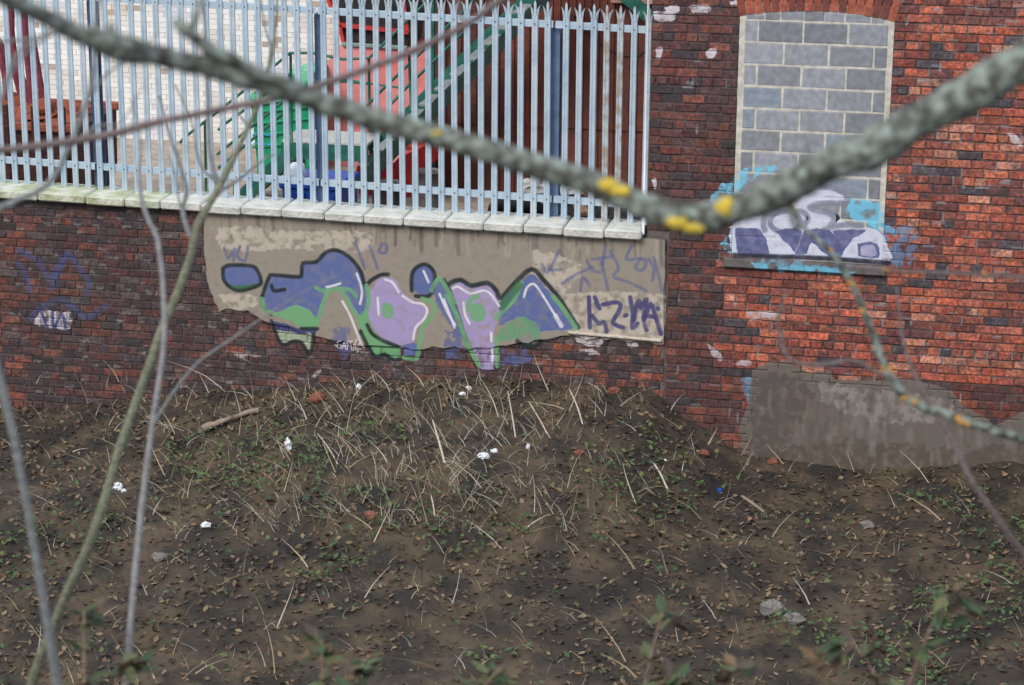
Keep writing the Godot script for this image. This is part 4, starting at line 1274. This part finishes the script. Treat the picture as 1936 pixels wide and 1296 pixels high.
func make_trees() -> void:
	var bark := mat(srgb(58, 57, 50), srgb(142, 152, 144), 0.95, 5.0, 0.03, 0.0, 0.8, 0.12)
	var thin := mat(srgb(84, 70, 70), srgb(126, 112, 110), 0.9, 9.0, 0.03, 0.0, 0.6)
	var grey := mat(srgb(96, 98, 100), srgb(140, 142, 140), 0.9, 8.0, 0.03, 0.0, 0.6)
	var olive := mat(srgb(84, 86, 70), srgb(132, 134, 112), 0.9, 8.0, 0.03, 0.0, 0.6)
	var yellow := mat(srgb(176, 150, 44), srgb(218, 192, 82), 0.95, 12.0, 0.04)
	var t := thing("lichened_tree", "leafless tree with a low forked bough spotted with grey and yellow lichen, nearest the camera", "tree")
	var st := mb(false)
	var tx := dp(2560, 200, 3.2)
	var gy := ground_y(tx.x, tx.z)
	var pa := []
	var ra := []
	for k in 12:
		var u := k / 11.0
		pa.append(Vector3(tx.x + 0.15 * sin(u * 5.0), lerpf(gy - 0.2, gy + 4.5, u), tx.z + 0.1 * cos(u * 4.0)))
		ra.append(lerpf(0.16, 0.07, u) + (0.06 if k == 0 else 0.0))
	tube(st, pa, ra, 14, 0.2)
	build(st, "trunk", bark, t)
	limb(t, "branch", [2560, 60, 3.25, 42, 2250, 0, 3.3, 30, 2050, 66, 3.3, 26, 1936, 118, 3.3, 24, 1800, 196, 3.32, 23, 1725, 232, 3.34, 21, 1670, 272, 3.34, 25, 1560, 318, 3.36, 20, 1470, 366, 3.38, 21, 1390, 394, 3.4, 18, 1330, 412, 3.4, 19, 1285, 408, 3.4, 19, 1220, 390, 3.4, 16, 1120, 346, 3.4, 16, 1000, 310, 3.4, 15, 880, 272, 3.4, 14.5, 740, 236, 3.4, 14, 640, 205, 3.38, 14.5, 520, 164, 3.34, 13, 400, 128, 3.3, 12.5, 300, 106, 3.25, 12, 230, 92, 3.2, 16, 190, 78, 3.18, 14, 130, 56, 3.15, 10.5, 60, 20, 3.1, 9.5, -80, -40, 3.0, 8], bark, 18, 10, 0.2, 1.2)
	limb(t, "branch", [660, 212, 3.4, 10, 590, 180, 3.36, 9.5, 510, 150, 3.32, 9, 450, 118, 3.3, 8.5, 395, 92, 3.28, 7.5, 352, 58, 3.26, 7, 328, 40, 3.26, 5.5], bark, 10, 6, 0.5, 1.2)
	limb(t, "branch", [2560, -100, 3.4, 14, 1900, -320, 3.8, 10, 1400, -190, 4.1, 8, 1100, -80, 4.2, 7, 950, -2, 4.2, 6.5, 880, 48, 4.2, 6, 760, 105, 4.2, 6.5, 620, 156, 4.2, 6.2, 520, 186, 4.2, 6.0, 430, 205, 4.2, 6.4, 310, 228, 4.2, 6.8, 200, 256, 4.2, 7.5, 100, 272, 4.2, 7, 0, 284, 4.2, 7, -90, 290, 4.2, 7], thin, 10, 6, 0.3)
	limb(t, "twig", [880, 48, 4.2, 3.6, 868, 20, 4.2, 3, 862, -20, 4.2, 2.6], thin, 6, 4)
	limb(t, "twig", [225, 90, 3.2, 8, 218, 66, 3.2, 6, 206, 44, 3.2, 4.5], bark, 8, 4)
	limb(t, "twig", [355, 60, 3.26, 6, 372, 30, 3.28, 5, 384, -20, 3.3, 4], bark, 8, 4)
	limb(t, "twig", [1512, 345, 3.37, 3.6, 1520, 300, 3.38, 2.8, 1534, 258, 3.39, 2.2, 1540, 232, 3.4, 1.4], bark, 6, 4)
	limb(t, "twig", [1480, 380, 3.38, 5, 1494, 396, 3.38, 5, 1500, 420, 3.38, 4, 1512, 436, 3.38, 3], bark, 8, 4)
	limb(t, "twig", [700, 236, 3.4, 7, 704, 250, 3.4, 6, 706, 258, 3.4, 4], bark, 8, 3)
	for q in [[1148, 350, 16, 12], [1172, 362, 18, 10], [1280, 420, 18, 12], [1310, 430, 18, 9], [1366, 396, 14, 15], [1376, 384, 10, 10], [1424, 372, 7, 8], [1498, 396, 5, 10], [826, 252, 8, 4]]:
		patch(t, q[0], q[1], 3.384, q[2] * 0.00095, q[3] * 0.00085, yellow, q[0])
	# the two young trees on the left and their fine twigs
	var sa := thing("sapling", "bare olive-grey sapling with many fine twigs in front of the left part of the fence", "tree")
	limb(sa, "trunk", [-40, 1900, 9.6, 22, 0, 1600, 9.4, 21, 60, 1290, 9.2, 19, 175, 1010, 9.0, 18, 232, 830, 9.0, 17, 300, 640, 9.0, 17, 352, 510, 9.0, 16, 372, 430, 9.0, 16, 400, 380, 9.0, 15, 430, 322, 9.0, 12, 462, 255, 9.0, 10, 486, 200, 9.0, 9, 510, 120, 9.0, 7, 522, 30, 9.0, 5, 524, -60, 9.0, 3], olive, 10, 5, 0.3, 1.0, 0.72)
	for q in [[358, 446, 9.0, 12, 345, 400, 9.0, 10, 352, 360, 9.0, 9, 336, 300, 9.0, 8, 322, 260, 9.0, 6, 300, 180, 9.0, 4], [400, 380, 9.0, 10, 412, 350, 9.0, 9, 400, 310, 9.0, 9, 394, 250, 9.0, 8, 392, 160, 9.0, 7, 388, 60, 9.0, 5, 380, -40, 9.0, 4], [415, 348, 9.0, 8, 385, 322, 9.0, 6, 372, 290, 9.0, 5, 362, 230, 9.0, 4, 330, 160, 9.0, 3], [412, 364, 9.0, 7, 450, 340, 9.0, 6, 500, 300, 9.0, 5, 520, 292, 9.0, 3], [344, 400, 9.0, 5, 338, 380, 9.0, 4, 330, 330, 9.0, 3, 316, 288, 9.0, 2], [470, 240, 9.0, 5, 452, 215, 9.0, 4, 440, 180, 9.0, 3, 448, 120, 9.0, 2], [505, 130, 9.0, 5, 512, 90, 9.0, 5, 500, 50, 9.0, 4, 490, -20, 9.0, 3]]:
		limb(sa, "branch", q, grey, 8, 4, 0.3, 1.0, 0.72)
	var sb := thing("sapling", "thin grey sapling leaning across the far left of the fence", "tree")
	limb(sb, "trunk", [200, 2000, 8.2, 17, 150, 1600, 8.0, 16, 100, 1250, 7.8, 15, 40, 900, 7.6, 14, -20, 640, 7.5, 14, -70, 480, 7.4, 15, -30, 412, 7.4, 13, 20, 384, 7.4, 11, 90, 348, 7.4, 10, 128, 282, 7.4, 9, 160, 200, 7.4, 8, 176, 140, 7.4, 8, 180, 60, 7.4, 6, 192, -40, 7.4, 5], grey, 9, 5, 0.3, 1.0, 0.6)
	for q in [[-60, 470, 7.4, 9, -30, 300, 7.4, 8, 10, 160, 7.4, 7, 34, 100, 7.4, 6, 90, 60, 7.4, 4, 120, 20, 7.4, 3], [10, 160, 7.4, 5, 40, 110, 7.4, 4, 84, 74, 7.4, 4, 140, 40, 7.4, 3], [-30, 80, 7.4, 6, 30, 76, 7.4, 5, 64, 72, 7.4, 4, 110, 60, 7.4, 2], [160, 200, 7.4, 5, 200, 140, 7.4, 4, 250, 110, 7.4, 3, 300, 60, 7.4, 2], [130, 280, 7.4, 5, 180, 240, 7.4, 4, 230, 230, 7.4, 3, 270, 160, 7.4, 2]]:
		limb(sb, "branch", q, grey, 8, 4, 0.3, 1.0, 0.6)
	var sc := thing("sapling", "pale bare stem slanting from the coping to the lower left of the bank", "tree")
	limb(sc, "trunk", [140, 2000, 10.4, 18, 190, 1700, 10.2, 16, 236, 1300, 10.0, 15, 262, 1010, 10.0, 14, 285, 820, 10.0, 13, 310, 640, 10.0, 12, 300, 470, 10.0, 12, 282, 420, 10.0, 12, 268, 380, 10.0, 10, 262, 330, 10.0, 7, 266, 270, 10.0, 5, 250, 190, 10.0, 3], mat(srgb(112, 110, 112), srgb(150, 148, 148), 0.9, 8.0), 9, 5, 0.3, 1.0, 0.6)
	limb(sc, "branch", [290, 800, 10.0, 9, 360, 700, 10.0, 8, 440, 640, 10.0, 6, 560, 560, 10.0, 4, 640, 520, 10.0, 2.5], grey, 7, 4, 0.3, 0.8, 0.6)
	# shoots on the right
	var sd := thing("budding_shoot", "bare slender tree with drooping shoots spotted with orange lichen, lower right", "tree")
	limb(sd, "trunk", [2500, 2200, 6.2, 26, 2420, 1700, 6.0, 24, 2360, 1300, 5.6, 22, 2250, 1000, 5.3, 19, 2080, 880, 5.2, 15, 1936, 832, 5.1, 11, 1850, 806, 5.1, 10, 1790, 784, 5.1, 10, 1735, 764, 5.1, 10, 1700, 736, 5.1, 11, 1672, 690, 5.1, 10, 1648, 625, 5.1, 8, 1630, 580, 5.1, 8, 1608, 532, 5.1, 8, 1572, 478, 5.1, 6, 1535, 444, 5.1, 5, 1512, 420, 5.1, 4, 1498, 385, 5.1, 3], bark, 10, 5, 0.4)
	limb(sd, "branch", [1690, 722, 5.1, 6, 1655, 702, 5.1, 5, 1612, 682, 5.1, 5, 1560, 690, 5.1, 4.5, 1500, 684, 5.1, 4.5, 1478, 650, 5.1, 4, 1472, 600, 5.1, 3.5, 1490, 550, 5.1, 2.5], thin, 7, 5)
	limb(sd, "branch", [2100, 1260, 5.4, 10, 1960, 1080, 5.2, 8, 1850, 930, 5.1, 7, 1790, 810, 5.1, 6, 1745, 742, 5.1, 5.5, 1712, 660, 5.1, 4.5, 1700, 580, 5.1, 3, 1696, 540, 5.1, 2], thin, 7, 5)
	limb(sd, "branch", [2250, 560, 5.3, 6, 2000, 532, 5.2, 5, 1860, 520, 5.2, 4.5, 1680, 512, 5.2, 4, 1520, 498, 5.2, 3, 1390, 490, 5.2, 2], thin, 7, 5)
	var orange := mat(srgb(150, 104, 50), srgb(206, 156, 84), 0.95, 12.0, 0.04)
	for q in [[1720, 756, 15, 9], [1820, 797, 17, 9], [1676, 700, 10, 13], [1630, 590, 6, 10], [1610, 536, 8, 8], [1572, 472, 4, 5], [1862, 517, 5, 4], [1676, 512, 5, 4]]:
		for e in 3:
			patch(sd, q[0] + (e - 1) * q[2] * 0.55, q[1] + (e - 1) * q[2] * 0.25 + rng.randf_range(-2, 2), 5.095, q[2] * rng.randf_range(0.0005, 0.0008), q[3] * rng.randf_range(0.0006, 0.001), orange, q[0] + e * 9.0)

# ---------------------------------------------------------------- the bank: litter, dead stems, leaves
func make_bank() -> void:
	var straw := [Color(0.50, 0.42, 0.29), Color(0.40, 0.32, 0.21), Color(0.58, 0.52, 0.40), Color(0.30, 0.22, 0.14), Color(0.62, 0.58, 0.50)]
	# dead grass and weed stems
	var st := mb()
	for k in 2600:
		var px: float
		var py: float
		if k < 1500:
			px = rng.randfn(760, 260)
			py = rng.randf_range(715, 1010)
		else:
			px = rng.randf_range(-100, 2050)
			py = rng.randf_range(760, 1320)
		var p := gp(px, py)
		if p.z < 0.03: continue
		var big := rng.randf() < 0.12
		var L := rng.randf_range(0.25, 0.6) if big else rng.randf_range(0.06, 0.28)
		var w := rng.randf_range(0.004, 0.008) if big else rng.randf_range(0.0018, 0.004)
		var d := Vector3(rng.randf_range(-0.9, 0.7), rng.randf_range(0.25, 1.1), rng.randf_range(-0.3, 0.8)).normalized()
		var bend := Vector3(rng.randf_range(-0.5, 0.5), -0.35, rng.randf_range(-0.3, 0.5))
		var c: Color = straw[rng.randi() % 5] * rng.randf_range(0.6, 1.1)
		st.set_color(c)
		var sd := d.cross(Vector3(0.2, 0.1, 1)).normalized() * w
		var a := p - Vector3(0, 0.02, 0)
		for q in 3:
			var u := (q + 1) / 3.0
			var b := p + d * L * u + bend * L * 0.4 * u * u
			var wa := 1.0 - q * 0.28
			var wb := 1.0 - (q + 1) * 0.28
			face(st, a - sd * wa, a + sd * wa, b + sd * wb, b - sd * wb)
			a = b
	var o := build(st, "dead_grass", vmat(0.9), self)
	tag(o, "dry straw-coloured grass and weed stems on the earth bank", "grass")
	o.set_meta("kind", "stuff")
	# leaf litter
	var lm := mb()
	for sg in [-1.0, 1.0]:
		face(lm, Vector3(0, 0, -0.5), Vector3(0, -0.05, 0), Vector3(0.3 * sg, 0.06, 0.0), Vector3(0.14 * sg, 0.02, -0.3))
		face(lm, Vector3(0, -0.05, 0), Vector3(0, 0.08, 0.55), Vector3(0.18 * sg, 0.09, 0.25), Vector3(0.3 * sg, 0.06, 0.0))
	lm.generate_normals()
	var leaf := lm.commit()
	for layer in 2:
		var mm := MultiMesh.new()
		mm.transform_format = MultiMesh.TRANSFORM_3D
		mm.use_colors = true
		mm.mesh = leaf
		var tf := []
		var cols := []
		var count := 22000 if layer == 0 else 7500
		while tf.size() < count:
			var x := rng.randf_range(-8.0, 7.5)
			var z := rng.randf_range(0.05, 11.0)
			var dens := n1.get_noise_2d(x * 14.0 + 77.0 * layer, z * 14.0)
			if layer == 1 and (dens < 0.2 and rng.randf() < 0.93 or z < 0.9): continue
			if layer == 0 and dens < -0.25 and rng.randf() < 0.7: continue
			var sc := rng.randf_range(0.03, 0.085) if layer == 0 else rng.randf_range(0.035, 0.08)
			var bs := Basis.from_euler(Vector3(rng.randf_range(-0.6, 0.6), rng.randf_range(0, TAU), rng.randf_range(-0.6, 0.6))).scaled(Vector3.ONE * sc)
			var up := 0.012 if layer == 0 else rng.randf_range(0.02, 0.1)
			tf.append(Transform3D(bs, Vector3(x, ground_y(x, z) + up, z)))
			if layer == 0:
				cols.append([Color(0.11, 0.065, 0.035), Color(0.07, 0.045, 0.03), Color(0.16, 0.10, 0.055), Color(0.05, 0.036, 0.027), Color(0.20, 0.145, 0.085)][rng.randi() % 5] * rng.randf_range(0.7, 1.2))
			else:
				cols.append([Color(0.05, 0.09, 0.03), Color(0.035, 0.065, 0.025), Color(0.08, 0.12, 0.035)][rng.randi() % 3] * rng.randf_range(0.8, 1.3))
		mm.instance_count = count
		for i in count:
			mm.set_instance_transform(i, tf[i])
			mm.set_instance_color(i, cols[i])
		var mi := MultiMeshInstance3D.new()
		mi.name = "leaf_litter" if layer == 0 else "ground_ivy"
		mi.multimesh = mm
		var vm := vmat(0.8)
		mi.material_override = vm
		add_child(mi)
		mi.set_meta("kind", "stuff")
		tag(mi, "fallen brown leaves scattered over the earth bank" if layer == 0 else "low green ivy leaves creeping over the earth bank", "leaves")
	# single canes and sticks
	var cane := mat(srgb(168, 156, 138), srgb(206, 196, 180), 0.9, 5.0)
	var wood := mat(srgb(122, 104, 92), srgb(170, 152, 138), 0.95, 5.0, 0.04, 0.0, 0.8)
	for q in [[818, 795, 842, 878, 0.012, "pale dry cane standing in the middle of the bank"], [1236, 876, 1262, 928, 0.012, "pale dry cane lying low on the bank right of centre"], [1076, 735, 1104, 812, 0.009, "thin pale cane leaning on the bank below the dark tags"], [960, 740, 976, 832, 0.008, "thin upright cane below the lavender graffiti letter"], [1402, 938, 1446, 968, 0.02, "short broken pale stick lying on the bank at right"], [1216, 926, 1246, 942, 0.016, "short blue-grey stick on the bank left of the blue cap"], [1522, 790, 1542, 850, 0.004, "thin grass stalk in front of the cement patch"], [1603, 858, 1617, 896, 0.004, "thin grass stalk below the cement patch at right"], [815, 938, 822, 976, 0.009, "short pale cane low in the middle of the bank"], [600, 820, 640, 880, 0.007, "slanting dry stalk on the bank left of centre"], [1000, 760, 1040, 830, 0.008, "slanting dry stalk on the bank right of centre"]]:
		var a := gp(q[2], q[3]) + Vector3(0, -0.02, 0)
		var b0 := gp(q[0], q[1])
		var b := a.lerp(b0, 0.45) + Vector3(0, 0.0, 0)
		var d := ray(q[0], q[1])
		b = EYE + d * ((b.z - EYE.z) / d.z)
		if b.y < ground_y(b.x, b.z) + 0.02: b.y = ground_y(b.x, b.z) + 0.02
		st = mb(false)
		var sp := smooth_path([a, a.lerp(b, 0.5) + Vector3(rng.randf_range(-0.015, 0.015), 0.01, 0), b], [q[4], q[4] * 0.9, q[4] * 0.6], 4)
		tube(st, sp[0], sp[1], 7, 0.3)
		single(st, "stick", cane if q[4] < 0.015 else wood, q[5], "stick", "sticks on the bank")
	st = mb(false)
	var la := []
	var lr := []
	for q in [[378, 824], [400, 812], [425, 803], [448, 797], [470, 789], [488, 786]]:
		la.append(gp(q[0], q[1]) + Vector3(0, 0.04, 0))
		lr.append(rng.randf_range(0.026, 0.04))
	var sq := smooth_path(la, lr, 4)
	tube(st, sq[0], sq[1], 9, 0.5)
	single(st, "fallen_branch", wood, "pale fallen branch lying at the left among dead stems", "branch")
	# litter
	var wm := mat(srgb(204, 206, 214), srgb(236, 238, 242), 0.6, 6.0)
	for q in [[222, 926, 0.05, 0.045, "white paper scrap lying low at the far left of the bank"], [233, 932, 0.024, 0.02, "tiny white scrap beside the paper at far left"], [545, 850, 0.035, 0.07, "white plastic scrap standing in dead stems left of centre"], [914, 866, 0.055, 0.03, "white crumpled carton lying in the middle of the bank"], [934, 856, 0.035, 0.02, "white scrap just right of the crumpled carton"], [886, 738, 0.032, 0.024, "white scrap near the wall foot, upper of a pair"], [874, 748, 0.034, 0.02, "white scrap near the wall foot, lower of a pair"], [998, 852, 0.02, 0.03, "small white scrap right of the carton"], [678, 735, 0.03, 0.03, "small white scrap under the mint green blob"], [1256, 876, 0.02, 0.014, "pale scrap beside the low cane at right"], [388, 998, 0.045, 0.03, "pale torn wrapper low on the bank at left"]]:
		var p := gp(q[0], q[1])
		st = mb()
		lump(st, p + Vector3(0, q[3] * 0.6, 0), Vector3(q[2], q[3], q[2] * 0.8), 0.9, 30.0, q[0], 12, 8)
		single(st, "litter", wm, q[4], "litter", "white litter on the bank")
	st = mb(false)
	var bp := gp(1360, 931)
	tube(st, [bp + Vector3(0, 0.0, 0), bp + Vector3(0.004, 0.02, 0.012), bp + Vector3(0.005, 0.024, 0.014)], [0.026, 0.026, 0.02], 14)
	single(st, "bottle_cap", mat(srgb(30, 90, 190), srgb(50, 120, 220), 0.4), "small round blue plastic cap lying on the bank at right", "cap")
	# bits of broken brick
	var rb := [mat(srgb(112, 66, 54), srgb(140, 84, 68), 0.95, 5.0), mat(srgb(96, 90, 88), srgb(136, 130, 126), 0.95, 5.0)]
	var spots := [[600, 760, 0.1, "broken brick lump on the bank under the green blob"], [1160, 745, 0.07, "small broken brick near the foot of the pale render"], [1462, 876, 0.06, "small red brick fragment below the cement patch"], [1330, 862, 0.07, "broken brick fragment by the corner of the building"], [520, 890, 0.06, "small stone lump low on the left of the bank"], [1095, 862, 0.05, "pinkish brick chip right of the carton"], [700, 980, 0.07, "brick lump low in the middle of the bank"], [1640, 1000, 0.08, "grey stone low on the right of the bank"], [1460, 1160, 0.12, "large pale stone at the bottom right of the bank"], [1500, 1180, 0.1, "pale stone touching the large stone at bottom right"], [300, 1060, 0.08, "grey stone at the lower left of the bank"]]
	for i in spots.size():
		var q: Array = spots[i]
		var p := gp(q[0], q[1])
		st = mb()
		lump(st, p + Vector3(0, q[2] * 0.25, 0), Vector3(q[2], q[2] * 0.6, q[2] * 0.7), 0.5, 16.0, i * 3.0, 9, 6)
		single(st, "stone", rb[0 if i in [0, 1, 2, 3, 5, 6] else 1], q[3], "stone", "stones on the bank")
	# bramble bushes at the near edge of the bank
	var lf := [Color(0.055, 0.085, 0.03), Color(0.035, 0.06, 0.025), Color(0.09, 0.10, 0.04), Color(0.11, 0.07, 0.035), Color(0.07, 0.045, 0.03)]
	var bs := [[150, 1330, 5.6, "bramble bush at the bottom left corner, nearest the camera"], [620, 1370, 5.9, "bramble bush at the bottom edge left of centre"], [1130, 1365, 6.0, "bramble bush at the bottom edge right of centre"], [1560, 1360, 5.8, "bramble bush at the bottom edge between centre and right corner"], [1900, 1310, 5.5, "bramble bush at the bottom right corner, nearest the camera"]]
	for q in bs:
		var top := dp(q[0], q[1], q[2])
		var gyy := ground_y(top.x, top.z)
		var t := thing("bramble_bush", q[3], "bush", "brambles along the near bank", Vector3(top.x, gyy, top.z))
		var H := top.y - gyy
		var ls := mb()
		for k in 13:
			var a := rng.randf() * TAU
			var reach := rng.randf_range(0.1, 0.42)
			var tip := Vector3(cos(a) * reach, H * rng.randf_range(0.75, 1.12), sin(a) * reach)
			var mid := Vector3(cos(a) * reach * 0.35, H * 0.7, sin(a) * reach * 0.35)
			var sp := smooth_path([Vector3(cos(a) * 0.06, -0.05, sin(a) * 0.06), mid, tip, tip + Vector3(cos(a) * 0.12, -0.04, sin(a) * 0.12)], [0.006, 0.005, 0.0035, 0.002], 5)
			st = mb(false)
			tube(st, sp[0], sp[1], 6)
			build(st, "stem", thin_stem(), t)
			for i in range(3, sp[0].size()):
				for e in 4:
					var p: Vector3 = sp[0][i]
					var b := Basis.from_euler(Vector3(rng.randf_range(-0.8, 0.8), rng.randf() * TAU, rng.randf_range(-0.6, 0.6))) * rng.randf_range(0.018, 0.036)
					ls.set_color(lf[rng.randi() % 5] * rng.randf_range(0.7, 1.3))
					p += b * Vector3(0, 0, 1.0)
					for sg in [-1.0, 1.0]:
						face(ls, p + b * Vector3(0, 0, -1), p + b * Vector3(0, -0.1, 0), p + b * Vector3(0.55 * sg, 0.1, 0), p + b * Vector3(0.3 * sg, 0.05, -0.6))
						face(ls, p + b * Vector3(0, -0.1, 0), p + b * Vector3(0, 0.1, 1.1), p + b * Vector3(0.32 * sg, 0.12, 0.5), p + b * Vector3(0.55 * sg, 0.1, 0))
		build(ls, "foliage", vmat(0.7), t)
var ts: StandardMaterial3D
func thin_stem() -> StandardMaterial3D:
	if ts == null: ts = mat(srgb(92, 70, 62), srgb(136, 120, 100), 0.85, 8.0)
	return ts
